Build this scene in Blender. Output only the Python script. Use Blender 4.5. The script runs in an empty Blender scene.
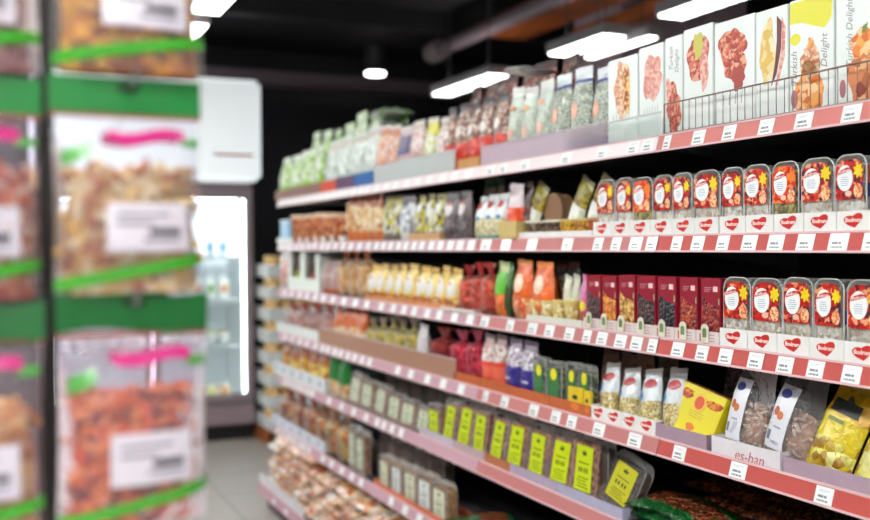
import bpy, bmesh, math, random
from math import sin, cos, tan, atan, atan2, pi, radians, hypot, sqrt
from mathutils import Vector, Matrix, noise
random.seed(7)
rnd = random.Random(11)
scene = bpy.context.scene
col = scene.collection

# ------------------------------------------------------------------ camera
F, YAW, PIT, ROLL = 975.0, 0.431, 0.0134, -0.0056
EYE = Vector((0, 0, 1.5))
fw = Vector((sin(YAW)*cos(PIT), cos(YAW)*cos(PIT), -sin(PIT)))
rt = Vector((cos(YAW), -sin(YAW), 0))
up = rt.cross(fw)
r2 = rt*cos(ROLL) + up*sin(ROLL)
u2 = -rt*sin(ROLL) + up*cos(ROLL)
cd = bpy.data.cameras.new('camera')
cam = bpy.data.objects.new('camera', cd)
col.objects.link(cam)
cam.matrix_world = Matrix(((r2.x, u2.x, -fw.x, 0), (r2.y, u2.y, -fw.y, 0), (r2.z, u2.z, -fw.z, 1.5), (0, 0, 0, 1)))
cd.sensor_width = 36
cd.lens = F*36/870
cd.clip_start = 0.02
cd.dof.use_dof = True
cd.dof.focus_distance = 2.15
cd.dof.aperture_fstop = 1.8
scene.camera = cam

def at(px, X, py=250):
    """the point of the plane x = X seen at a pixel"""
    d = fw + r2*((px-435)/F) - u2*((py-260)/F)
    return EYE + d*(X/d.x)

# ------------------------------------------------------------------ materials
def lin(c):
    o = []
    for v in c[:3]:
        v = v/255
        o.append(v/12.92 if v <= .04045 else ((v+.055)/1.055)**2.4)
    return (*o, 1)

MC = {}
def newmat(name):
    m = bpy.data.materials.new(name)
    m.use_nodes = True
    m.node_tree.nodes.clear()
    return m, m.node_tree.nodes, m.node_tree.links

def rich(c):
    l = sum(c[:3])/3
    return [255*(max(0, min(255, l+(v-l)*1.14))/255)**1.2 for v in c[:3]]

def ramp(N, stops, const=True):
    r = N.new('ShaderNodeValToRGB')
    cr = r.color_ramp
    cr.interpolation = 'CONSTANT' if const else 'LINEAR'
    stops = sorted(stops, key=lambda s: s[0])
    while len(cr.elements) < len(stops):
        cr.elements.new(1)
    for e, (p, c) in zip(cr.elements, stops):
        e.position = min(max(p, 0), 1)
        e.color = lin(rich(c)) if max(c[:3])-min(c[:3]) > 6 else lin(c)
    return r

def M(c, rough=.5, metal=0, emit=0, coat=0, bump=0, bscale=80, noisy=0):
    k = ('M', tuple(c), rough, metal, emit, coat, bump, bscale, noisy)
    if k in MC: return MC[k]
    m, N, L = newmat('surface')
    o = N.new('ShaderNodeOutputMaterial'); b = N.new('ShaderNodeBsdfPrincipled')
    b.inputs['Base Color'].default_value = lin(c)
    b.inputs['Roughness'].default_value = rough
    b.inputs['Metallic'].default_value = metal
    b.inputs['Coat Weight'].default_value = coat
    b.inputs['Coat Roughness'].default_value = .12
    tc = N.new('ShaderNodeTexCoord')
    n = N.new('ShaderNodeTexNoise'); n.inputs['Scale'].default_value = bscale
    L.new(tc.outputs['Object'], n.inputs['Vector'])
    if noisy:
        r = ramp(N, [(.3, [v*(1-noisy) for v in c[:3]]), (.7, c)], False)
        L.new(n.outputs['Fac'], r.inputs[0]); L.new(r.outputs[0], b.inputs['Base Color'])
    if emit:
        b.inputs['Emission Color'].default_value = lin(c)
        b.inputs['Emission Strength'].default_value = emit
    if bump:
        bp = N.new('ShaderNodeBump'); bp.inputs['Strength'].default_value = bump; bp.inputs['Distance'].default_value = .004
        L.new(n.outputs['Fac'], bp.inputs['Height']); L.new(bp.outputs[0], b.inputs['Normal'])
    L.new(b.outputs[0], o.inputs[0])
    MC[k] = m
    return m

def shifted(N, L, tc):
    """object coordinates, moved by a different amount on every copy"""
    oi = N.new('ShaderNodeObjectInfo'); a = N.new('ShaderNodeVectorMath'); a.operation = 'MULTIPLY_ADD'
    L.new(oi.outputs['Random'], a.inputs[0]); a.inputs[1].default_value = (3.7, 5.3, 7.9); L.new(tc.outputs['Object'], a.inputs[2])
    return a.outputs[0]

def NUT(cols, scale=75, rough=.45, bump=.7):
    """a mass of kernels: each cell one kernel of its own colour, rounded by the bump"""
    k = ('N', tuple(map(tuple, cols)), scale, rough, bump)
    if k in MC: return MC[k]
    m, N, L = newmat('kernels')
    o = N.new('ShaderNodeOutputMaterial'); b = N.new('ShaderNodeBsdfPrincipled')
    b.inputs['Roughness'].default_value = rough
    tc = N.new('ShaderNodeTexCoord'); v = N.new('ShaderNodeTexVoronoi'); v.inputs['Scale'].default_value = scale
    L.new(shifted(N, L, tc), v.inputs['Vector'])
    s = N.new('ShaderNodeSeparateColor'); L.new(v.outputs['Color'], s.inputs[0])
    n = len(cols)
    r = ramp(N, [(i/n, c) for i, c in enumerate(cols)])
    L.new(s.outputs[0], r.inputs[0]); L.new(r.outputs[0], b.inputs['Base Color'])
    bp = N.new('ShaderNodeBump'); bp.invert = True; bp.inputs['Strength'].default_value = bump; bp.inputs['Distance'].default_value = .006
    L.new(v.outputs['Distance'], bp.inputs['Height']); L.new(bp.outputs[0], b.inputs['Normal'])
    L.new(b.outputs[0], o.inputs[0])
    MC[k] = m
    return m

def PRINT(stops, mott=None, scale=60, wob=.06, rough=.3, crinkle=.8, axis=2, film=.8):
    """printed film: colour bands along one axis of the pack, and a zone mott=(z0, z1, [colours]) of printed or seen-through kernels"""
    k = ('P', repr(stops), repr(mott), scale, wob, rough, crinkle, axis, film)
    if k in MC: return MC[k]
    m, N, L = newmat('printed_film')
    o = N.new('ShaderNodeOutputMaterial'); b = N.new('ShaderNodeBsdfPrincipled')
    b.inputs['Roughness'].default_value = rough
    b.inputs['Coat Weight'].default_value = film; b.inputs['Coat Roughness'].default_value = .1
    tc = N.new('ShaderNodeTexCoord'); sp = N.new('ShaderNodeSeparateXYZ'); L.new(tc.outputs['Generated'], sp.inputs[0])
    no = N.new('ShaderNodeTexNoise'); no.inputs['Scale'].default_value = 28; no.inputs['Detail'].default_value = 3
    sh = shifted(N, L, tc)
    L.new(sh, no.inputs['Vector'])
    a = N.new('ShaderNodeMath'); a.operation = 'MULTIPLY_ADD'; L.new(no.outputs['Fac'], a.inputs[0])
    a.inputs[1].default_value = wob*2; L.new(sp.outputs[axis], a.inputs[2])
    a2 = N.new('ShaderNodeMath'); a2.operation = 'SUBTRACT'; L.new(a.outputs[0], a2.inputs[0]); a2.inputs[1].default_value = wob
    r = ramp(N, stops); L.new(a2.outputs[0], r.inputs[0])
    outc = r.outputs[0]
    if mott:
        v = N.new('ShaderNodeTexVoronoi'); v.inputs['Scale'].default_value = scale*1.5
        L.new(sh, v.inputs['Vector'])
        s = N.new('ShaderNodeSeparateColor'); L.new(v.outputs['Color'], s.inputs[0])
        cs = mott[2]; n = len(cs)
        r3 = ramp(N, [(i/n, c) for i, c in enumerate(cs)]); L.new(s.outputs[0], r3.inputs[0])
        mk = ramp(N, [(0, (255,)*3 if mott[0] <= 0 else (0,)*3), (max(mott[0], .001), (255,)*3), (min(mott[1], .999), (0,)*3)])
        L.new(a2.outputs[0], mk.inputs[0])
        mx = N.new('ShaderNodeMix'); mx.data_type = 'RGBA'
        L.new(mk.outputs[0], mx.inputs[0]); L.new(outc, mx.inputs[6]); L.new(r3.outputs[0], mx.inputs[7])
        outc = mx.outputs[2]
    L.new(outc, b.inputs['Base Color'])
    if crinkle or mott:
        w = N.new('ShaderNodeTexNoise'); w.inputs['Scale'].default_value = 45; w.inputs['Detail'].default_value = 4; w.inputs['Distortion'].default_value = .6
        L.new(sh, w.inputs['Vector'])
        bp = N.new('ShaderNodeBump'); bp.inputs['Strength'].default_value = crinkle; bp.inputs['Distance'].default_value = .008
        L.new(w.outputs['Fac'], bp.inputs['Height']); L.new(bp.outputs[0], b.inputs['Coat Normal'])
        if mott:
            mm = N.new('ShaderNodeMath'); mm.operation = 'MULTIPLY'; L.new(v.outputs['Distance'], mm.inputs[0]); L.new(mk.outputs[0], mm.inputs[1])
            b2 = N.new('ShaderNodeBump'); b2.invert = True; b2.inputs['Strength'].default_value = .8; b2.inputs['Distance'].default_value = .006
            L.new(mm.outputs[0], b2.inputs['Height']); L.new(bp.outputs[0], b2.inputs['Normal']); L.new(b2.outputs[0], b.inputs['Normal'])
        else: L.new(bp.outputs[0], b.inputs['Normal'])
    L.new(b.outputs[0], o.inputs[0])
    MC[k] = m
    return m

def FILM(tint=(255, 255, 255), haze=.10, rough=.12, crinkle=.6, cs=40):
    """clear plastic: mostly see-through, with glossy crinkles and a little haze"""
    k = ('F', tuple(tint), haze, rough, crinkle, cs)
    if k in MC: return MC[k]
    m, N, L = newmat('clear_film')
    o = N.new('ShaderNodeOutputMaterial')
    t = N.new('ShaderNodeBsdfTransparent'); t.inputs[0].default_value = lin(tint)
    g = N.new('ShaderNodeBsdfPrincipled'); g.inputs['Base Color'].default_value = lin([min(255, v*1.0) for v in tint])
    g.inputs['Roughness'].default_value = rough
    g.inputs['Specular IOR Level'].default_value = .9
    fr = N.new('ShaderNodeFresnel'); fr.inputs[0].default_value = 1.45 if crinkle else 1.18
    ad = N.new('ShaderNodeMath'); ad.operation = 'MULTIPLY_ADD'; L.new(fr.outputs[0], ad.inputs[0]); ad.inputs[1].default_value = 1.0; ad.inputs[2].default_value = haze
    ad.use_clamp = True
    if crinkle:
        tc = N.new('ShaderNodeTexCoord'); w = N.new('ShaderNodeTexNoise'); w.inputs['Scale'].default_value = cs; w.inputs['Detail'].default_value = 3; w.inputs['Distortion'].default_value = .8
        L.new(tc.outputs['Object'], w.inputs['Vector'])
        bp = N.new('ShaderNodeBump'); bp.inputs['Strength'].default_value = crinkle; bp.inputs['Distance'].default_value = .01
        L.new(w.outputs['Fac'], bp.inputs['Height']); L.new(bp.outputs[0], g.inputs['Normal']); L.new(bp.outputs[0], fr.inputs['Normal'])
    mx = N.new('ShaderNodeMixShader'); L.new(ad.outputs[0], mx.inputs[0]); L.new(t.outputs[0], mx.inputs[1]); L.new(g.outputs[0], mx.inputs[2])
    L.new(mx.outputs[0], o.inputs[0])
    MC[k] = m
    return m

# ------------------------------------------------------------------ mesh tools
class MB:
    def __init__(s): s.v = []; s.f = []; s.mi = []
    def add(s, vs, fs, mi=0):
        b = len(s.v); s.v += [tuple(p) for p in vs]; s.f += [tuple(b+i for i in f) for f in fs]; s.mi += [mi]*len(fs)
    def box(s, x0, x1, y0, y1, z0, z1, mi=0, skip=()):
        vs = [(x0, y0, z0), (x1, y0, z0), (x1, y1, z0), (x0, y1, z0), (x0, y0, z1), (x1, y0, z1), (x1, y1, z1), (x0, y1, z1)]
        fs = {'b': (0, 3, 2, 1), 't': (4, 5, 6, 7), 'f': (0, 1, 5, 4), 'r': (1, 2, 6, 5), 'k': (2, 3, 7, 6), 'l': (3, 0, 4, 7)}
        s.add(vs, [f for k, f in fs.items() if k not in skip], mi)
    def prism(s, outline, y0, y1, mi=0):
        """outline in x,z; extruded along y"""
        n = len(outline)
        vs = [(x, y0, z) for x, z in outline] + [(x, y1, z) for x, z in outline]
        fs = [tuple(range(n)), tuple(range(2*n-1, n-1, -1))] + [(i, n+i, n+(i+1) % n, (i+1) % n) for i in range(n)]
        s.add(vs, fs, mi)
    def tube(s, a, b, r, n=8, mi=0, r2_=None):
        a = Vector(a); b = Vector(b); d = (b-a).normalized()
        u = d.orthogonal().normalized(); w = d.cross(u); r2_ = r if r2_ is None else r2_
        vs = [a+(u*cos(2*pi*i/n)+w*sin(2*pi*i/n))*r for i in range(n)] + [b+(u*cos(2*pi*i/n)+w*sin(2*pi*i/n))*r2_ for i in range(n)]
        s.add(vs, [(i, (i+1) % n, n+(i+1) % n, n+i) for i in range(n)] + [tuple(range(n-1, -1, -1)), tuple(range(n, 2*n))], mi)
    def lathe(s, prof, n=16, mi=0, sy=1):
        b = []
        for r, z in prof: b += [(r*cos(2*pi*i/n), sy*r*sin(2*pi*i/n), z) for i in range(n)]
        fs = [(j*n+i, j*n+(i+1) % n, (j+1)*n+(i+1) % n, (j+1)*n+i) for j in range(len(prof)-1) for i in range(n)]
        fs += [tuple(range(n-1, -1, -1)), tuple(range((len(prof)-1)*n, len(prof)*n))]
        s.add(b, fs, mi)
    def grid(s, fn, nu, nv, mi=0):
        vs = [fn(i/nu, j/nv) for j in range(nv+1) for i in range(nu+1)]
        s.add(vs, [(j*(nu+1)+i, j*(nu+1)+i+1, (j+1)*(nu+1)+i+1, (j+1)*(nu+1)+i) for j in range(nv) for i in range(nu)], mi)
    def mesh(s, name, mats, smooth=False, bevel=0, weld=False):
        me = bpy.data.meshes.new(name); me.from_pydata(s.v, [], s.f)
        for m in (mats if isinstance(mats, (list, tuple)) else [mats]): me.materials.append(m)
        me.polygons.foreach_set('material_index', s.mi)
        if weld or bevel:
            bm = bmesh.new(); bm.from_mesh(me)
            bmesh.ops.remove_doubles(bm, verts=bm.verts, dist=1e-5)
            if bevel:
                bmesh.ops.bevel(bm, geom=[e for e in bm.edges if e.is_manifold and e.calc_face_angle(0) > .5], offset=bevel, segments=2, affect='EDGES', clamp_overlap=True)
            bmesh.ops.recalc_face_normals(bm, faces=bm.faces)
            bm.to_mesh(me); bm.free()
        if smooth:
            me.shade_smooth()
        me.update()
        return me

def link(name, me, parent=None, loc=None, rot=None):
    o = bpy.data.objects.new(name, me); col.objects.link(o)
    if parent: o.parent = parent
    if loc is not None: o.location = loc
    if rot is not None: o.rotation_euler = rot
    return o

def structure(name, me, **k):
    o = link(name, me, **k); o['kind'] = 'structure'; return o

THINGS = []          # (object, base label, group, sort key)
def tag(o, base, cat, group=None, key=None):
    o['category'] = cat
    if group: o['group'] = group
    THINGS.append((o, base, group, key))
    return o

# a pack is a list of parts: (name, mesh, [sub-parts])
def place(name, parts, loc, base, cat, group=None, key=0, yaw=0, tilt=0, roll=0, order='XYZ'):
    """yaw turns about the vertical (0 = front faces the aisle), tilt leans the top away from the aisle"""
    root = bpy.data.objects.new(name, None); root.empty_display_size = .02
    col.objects.link(root)
    root.matrix_world = Matrix.Translation(loc) @ Matrix.Rotation(-pi/2+yaw, 4, 'Z') @ Matrix.Rotation(-tilt, 4, 'X') @ Matrix.Rotation(roll, 4, 'Y')
    for p in parts:
        c = link(p[0], p[1], root)
        for q in (p[2] if len(p) > 2 else []):
            link(q[0], q[1], c)
    return tag(root, base, cat, group, key)

TXT = {}
def text_mesh(txt, size, mat, depth=.0004, shear=0, bold=0):
    """lettering standing up in the x,z plane, facing -y, centred"""
    k = (txt, round(size, 4), mat.name, shear, bold)
    if k in TXT: return TXT[k]
    cu = bpy.data.curves.new('lettering', 'FONT'); cu.body = txt; cu.size = size; cu.extrude = depth
    cu.align_x = 'CENTER'; cu.align_y = 'CENTER'; cu.shear = shear; cu.offset = bold; cu.resolution_u = 3
    ob = bpy.data.objects.new('lettering', cu); col.objects.link(ob)
    dg = bpy.context.evaluated_depsgraph_get(); dg.update()
    me = bpy.data.meshes.new_from_object(ob.evaluated_get(dg))
    bpy.data.objects.remove(ob); bpy.data.curves.remove(cu)
    me.transform(Matrix.Rotation(pi/2, 4, 'X'))
    me.materials.clear(); me.materials.append(mat)
    TXT[k] = me
    return me

def moved(me, x, y, z, roty=0, scale=1):
    m2 = me.copy(); m2.transform(Matrix.Translation((x, y, z)) @ Matrix.Rotation(roty, 4, 'Y') @ Matrix.Scale(scale, 4))
    return m2

# ------------------------------------------------------------------ pack shapes
CACHE = {}
def cached(fn):
    def g(*a, **k):
        key = (fn.__name__, repr(a), repr(sorted(k.items(), key=lambda t: t[0])))
        if key not in CACHE: CACHE[key] = fn(*a, **k)
        return CACHE[key]
    return g

def q(v, s=.004): return max(s, round(v/s)*s)

def thick(u, v, d, stand=True, seal=.09):
    """half thickness of a filled bag at u in -1..1, v in 0..1"""
    f = max(0, 1-abs(u)**2.6)**.55
    if stand:
        t = min(1, .55+v*2.2) if v < .3 else max(0, 1-((v-.3)/(1-seal-.3))**2.2)**.7 if v < 1-seal else 0
    else:
        w = (v-.5)/(.5-seal)
        t = max(0, 1-abs(w)**3)**.6 if abs(w) < 1 else 0
    return d/2*f*t+.0006

def tap(v, stand):
    """a standing bag narrows a little towards its seal"""
    k = max(0, min(1, (v-.55)/.4)) if stand else 0
    return 1-.13*k*k*(3-2*k)

def bag_mesh(name, w, h, d, mat, stand=True, seal=.09, seed=0, nu=14, nv=20, wr=.0042, slump=0, pinch=.04):
    b = MB()
    def S(sgn):
        def fn(a, c):
            u = a*2-1; v = c
            pin = (1-pinch*sin(pi*min(1, v*1.05)))*(tap(v, stand) if seal < .15 else 1)
            x = u*w/2*pin
            t = thick(u, v, d, stand, seal)
            wn = noise.noise((x*35+seed*7, v*h*35, sgn*3+seed))*wr*min(1, t/(d/6)) if abs(u) < .98 else 0
            y = sgn*(t+wn)
            z = v*h*(1-slump*.1) + (noise.noise((x*20, seed*3.1, 2))*.014*(v-.9)*10 if v > .9 else 0)
            return (x, y+slump*v*v*.02, z)
        return fn
    b.grid(S(-1), nu, nv); b.grid(lambda a, c: S(1)(1-a, c), nu, nv)
    return b.mesh(name, mat, smooth=True, weld=True)

def patch_mesh(name, w, h, d, mat, x0, x1, z0, z1, off=.0015, skew=0, stand=True, seal=.09, n=8, wave=0, shape=None, pinch=.04):
    """a flat print or label that follows the front of a bag; coordinates as fractions of the bag"""
    b = MB()
    def fn(a, c):
        xx = x0+(x1-x0)*a; zz = z0+(z1-z0)*c+skew*(a-.5)+wave*sin(a*7)
        if shape == 'oval':
            th = a*2*pi; rr = c
            xx = (x0+x1)/2+(x1-x0)/2*cos(th)*rr; zz = (z0+z1)/2+(z1-z0)/2*sin(th)*rr
        u = xx*2-1; pin = (1-pinch*sin(pi*min(1, zz*1.05)))*(tap(zz, stand) if seal < .15 else 1)
        return (u*w/2*pin, -thick(max(-1, min(1, u)), max(0, min(1, zz)), d, stand, seal)-off, zz*h)
    b.grid(fn, n*2 if shape == 'oval' else n, n)
    return b.mesh(name, mat, smooth=True)

WHITE = M((238, 240, 238), .45)
INK = M((60, 62, 70), .6)
RED = M((196, 40, 38), .4)

@cached
def pouch(w, h, d, pr, seal=None, lab=None, oval=None, stand=True, seed=0, badge=None, tear=None):
    """printed pouch; pr = PRINT args; lab=(x0,x1,z0,z1,colour); oval the same but round"""
    parts = [('pouch_film', bag_mesh('pouch_film', w, h, d, PRINT(*pr[0], **pr[1]), stand, seed=seed), [])]
    if seal:
        b = MB(); ww = w/2*(tap(1, stand)); b.box(-ww, ww, -.0014, .0014, h*.925, h*1.005)
        parts.append(('top_seal', b.mesh('top_seal', M(seal, .5, coat=.1))))
    for L_ in (lab or []):
        parts.append(('label', patch_mesh('label', w, h, d, M(L_[4], .4, coat=.3), *L_[:4], stand=stand)))
    for L_ in (oval or []):
        parts.append(('badge', patch_mesh('badge', w, h, d, M(L_[4], .4, coat=.3), *L_[:4], off=.0028, stand=stand, shape='oval', n=6)))
    return parts

@cached
def cello(w, h, d, nut, tie=(200, 40, 40), lab=None, film=(255, 250, 245), fill=.55, seed=0, topc=None, scale=70):
    """clear bag gathered and tied at the neck, with a flared top"""
    n = 22
    def ring(zf):
        if zf < .62: return 1.0*(.86+.14*min(1, zf*6)), 1
        if zf < .80: k = (zf-.62)/.18; return 1-.78*(k*k*(3-2*k)), 1
        k = (zf-.80)/.20; return .22+.42*k, 1
    def surf(s, top, lo=0.0, wr=.05):
        b = MB(); rows = 22
        vs = []
        for j in range(rows+1):
            zf = lo+(top-lo)*j/rows; r, _ = ring(zf)
            for i in range(n):
                a = 2*pi*i/n
                pl = 1+(.05+(.16 if zf > .66 else 0))*sin(a*7+seed)*(.4 if zf < .5 else 1)
                ex = .7
                cx = (abs(cos(a))**ex)*(1 if cos(a) > 0 else -1); cy = (abs(sin(a))**ex)*(1 if sin(a) > 0 else -1)
                x = cx*w/2*r*pl*s; y = cy*d/2*(r if zf < .8 else r*.5)*pl*s
                vs.append((x+noise.noise((x*30, y*30, zf*6+seed))*.006*s, y+noise.noise((x*30+9, y*30, zf*6+seed))*.006*s, zf*h+.001))
        fs = [(j*n+i, j*n+(i+1) % n, (j+1)*n+(i+1) % n, (j+1)*n+i) for j in range(rows) for i in range(n)]
        fs.append(tuple(range(n-1, -1, -1)))
        b.add(vs, fs)
        if top < .7: b.add(vs[-n:]+[(0, 0, top*h+.012)], [(i, (i+1) % n, n) for i in range(n)])
        return b
    parts = [('filling', surf(.95, fill, .012).mesh('filling', NUT(nut, scale), True, weld=True)),
             ('clear_bag', surf(1.0, 1.0).mesh('clear_bag', FILM(film, .07, .14), True))]
    b = MB(); b.lathe([(w*.12, h*.775), (w*.135, h*.785), (w*.135, h*.805), (w*.12, h*.815)], 12, sy=d/w)
    parts.append(('tie', b.mesh('tie', M(tie, .4), True)))
    if topc:
        b = MB()
        b.grid(lambda a, c: ((a*2-1)*w/2*(.30+.36*c), -.004-.01*c+.006*sin(a*20), h*(.81+.2*c)), 16, 4)
        parts.append(('header_ruffle', b.mesh('header_ruffle', M(topc, .3, coat=.5), True)))
    if lab:
        x0, x1, z0, z1, c = lab
        b = MB()
        b.grid(lambda a, cc: ((x0+(x1-x0)*a-.5)*w, -d/2*(abs(1-abs(2*(x0+(x1-x0)*a)-1)**2.2))**.5*1.05-.005, (z0+(z1-z0)*cc)*h), 6, 4)
        parts.append(('label', b.mesh('label', M(c, .4), True)))
    return parts

def round_top(w, h, r, n=7, z0=0.0, rb=0.0):
    o = []
    if rb:
        for i in range(n+1):
            a = -pi/2-pi/2*i/n; o.append((-w/2+rb+rb*cos(a), z0+rb+rb*sin(a)))
    else: o.append((-w/2, z0))
    for i in range(n+1):
        a = pi-pi/2*i/n; o.append((-w/2+r+r*cos(a), h-r+r*sin(a)))
    for i in range(n+1):
        a = pi/2-pi/2*i/n; o.append((w/2-r+r*cos(a), h-r+r*sin(a)))
    if rb:
        for i in range(n+1):
            a = -pi/2*i/n; o.append((w/2-rb+rb*cos(a), z0+rb+rb*sin(a)))
    else: o.append((w/2, z0))
    return o[::-1]

def disc_pts(rx, rz, cx, cz, n=24):
    return [(cx+rx*cos(2*pi*i/n), cz+rz*sin(2*pi*i/n)) for i in range(n)]

def heart_pts(s, n=40, tilt=-.2):
    """the rounded red heart of the tray print: wide lobes, short point"""
    o = []
    for i in range(n):
        t = 2*pi*i/n
        x = 16*abs(sin(t))**2.1*(1 if sin(t) > 0 else -1); z = 12*cos(t)-3.6*cos(2*t)-1.2*cos(3*t)-.4*cos(4*t)
        x, z = x/17*1.22, (z+1.5)/17*.92
        o.append((s*(x*cos(tilt)+z*sin(tilt)), s*(-x*sin(tilt)+z*cos(tilt))))
    return o[::-1] if False else o

@cached
def tub(w, h, d, variant=0):
    """clear rounded-top nut tub with a red label"""
    shell = MB(); shell.prism(round_top(w, h, w*.30, rb=.004), -d/2, d/2)
    shell2 = MB()
    ro = round_top(w+.004, h+.001, w*.31, z0=h*.5)
    # lid seam: a thin raised rim round the front edge
    pts = round_top(w+.003, h+.0015, w*.31, z0=.002)
    for i in range(len(pts)-1):
        (xa, za), (xb, zb) = pts[i], pts[i+1]
        shell2.tube((xa, -d/2+.004, za), (xb, -d/2+.004, zb), .0014, 5)
    fills = [[(248, 244, 236), (236, 226, 214), (250, 250, 246), (216, 200, 184)],
             [(238, 232, 224), (228, 220, 210), (248, 244, 238), (214, 196, 182)],
             [(170, 160, 60), (196, 182, 84), (140, 128, 50), (205, 190, 120)]]
    fm = NUT(fills[variant % 3], 95)
    fil = MB(); fil.prism(round_top(w-.006, h*.90, w*.27, z0=.003), -d/2+.004, d/2-.003)
    parts = [('filling', fil.mesh('filling', fm, bevel=.002)),
             ('clear_tub', shell.mesh('clear_tub', FILM((253, 254, 254), .03, .08, .25, 20), bevel=.004), [('lid_rim', shell2.mesh('lid_rim', FILM((250, 250, 250), .6, .1, 0)))])]  # rim glare put into the film as extra white haze
    # front label with rounded top
    lw = w*.92; z0 = h*.41
    o = [(x, z) for x, z in round_top(lw, h*.95, lw*.33, z0=z0, rb=.006)]
    lb = MB(); lb.prism(o, -d/2-.0012, -d/2-.0002)
    cols = [[(182, 34, 38), (190, 48, 44), (150, 26, 34), (222, 160, 130), (96, 40, 44), (200, 60, 40)], [(186, 38, 38), (200, 74, 46), (160, 30, 36), (228, 176, 140), (90, 44, 60)],
            [(210, 70, 30), (190, 34, 32), (226, 110, 50), (224, 150, 90)]][variant % 3]
    subs = []
    y = -d/2-.0012
    # printed nuts lower corner, flower, blue corner
    def blob(cx, cz, r, mat, nm, dz=1.0, lobes=0, yy=.0006):
        n = 28; pts = []
        for i in range(n):
            a = 2*pi*i/n; rr = r*(1+(.28*cos(lobes*a) if lobes else 0))
            pts.append((cx+rr*cos(a), cz+rr*sin(a)*dz))
        b = MB(); b.prism(pts, y-yy, y)
        return (nm, b.mesh(nm, mat))
    sgn = 1
    subs.append(blob(lw*.33, h*.52, lw*.16, NUT([(232, 176, 120), (244, 214, 180), (214, 120, 70), (236, 200, 170)], 260, bump=.1), 'printed_nuts', 1.3))
    subs.append(blob(lw*.34, h*.79, lw*.15, M((240, 214, 30) if variant % 3 < 2 else (240, 130, 40), .4), 'printed_flower', 1.2, 7, .0009))
    if variant % 2 == 0: subs.append(blob(-lw*.02, h*.49, lw*.12, M((236, 190, 170), .4), 'printed_almond', .7))
    b = MB(); b.prism([(lw*.36, h*.45), (lw*.49, h*.45), (lw*.49, h*.64), (lw*.42, h*.62)], y-.0005, y)
    subs.append(('printed_corner', b.mesh('printed_corner', M((28, 46, 120), .4))))
    b = MB(); b.prism(disc_pts(lw*.285, h*.175, -lw*.14, h*.70), y-.0015, y)
    ov = b.mesh('white_oval', M((244, 246, 246), .4))
    # red swoosh across the top of the oval, and the fine lines of writing under it
    b = MB(); b.prism([(-lw*.40, h*.745), (-lw*.10, h*.775), (lw*.10, h*.80), (lw*.12, h*.835), (-lw*.06, h*.84), (-lw*.34, h*.80)], y-.0021, y)
    sw = b.mesh('red_swoosh', RED)
    b = MB()
    for i in range(5): b.box(-lw*(.30-.02*abs(i-2)), lw*(.02-.02*abs(i-2)), y-.0018, y, h*(.60+.027*i), h*(.606+.027*i))
    ln = b.mesh('small_print', M((110, 150, 190), .5))
    wd = moved(text_mesh('Bodrum', lw*.13, M((250, 245, 240), .5), .0003), -lw*.14, y-.0024, h*.795, roty=-.12)
    subs += [('white_oval', ov), ('red_swoosh', sw), ('small_print', ln), ('lettering', wd)]
    parts.append(('front_label', lb.mesh('front_label', NUT(cols, 130, .35, .05)), subs))
    # side sticker, seen between tubs
    b = MB(); b.box(w/2+.0002, w/2+.0012, -d*.42, d*.42, h*.44, h*.62, 1); b.box(w/2+.0002, w/2+.0012, -d*.42, d*.42, h*.62, h*.86, 0)
    parts.append(('side_label', b.mesh('side_label', [M((196, 60, 44), .4), M((30, 52, 130), .4)])))
    return parts

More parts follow.
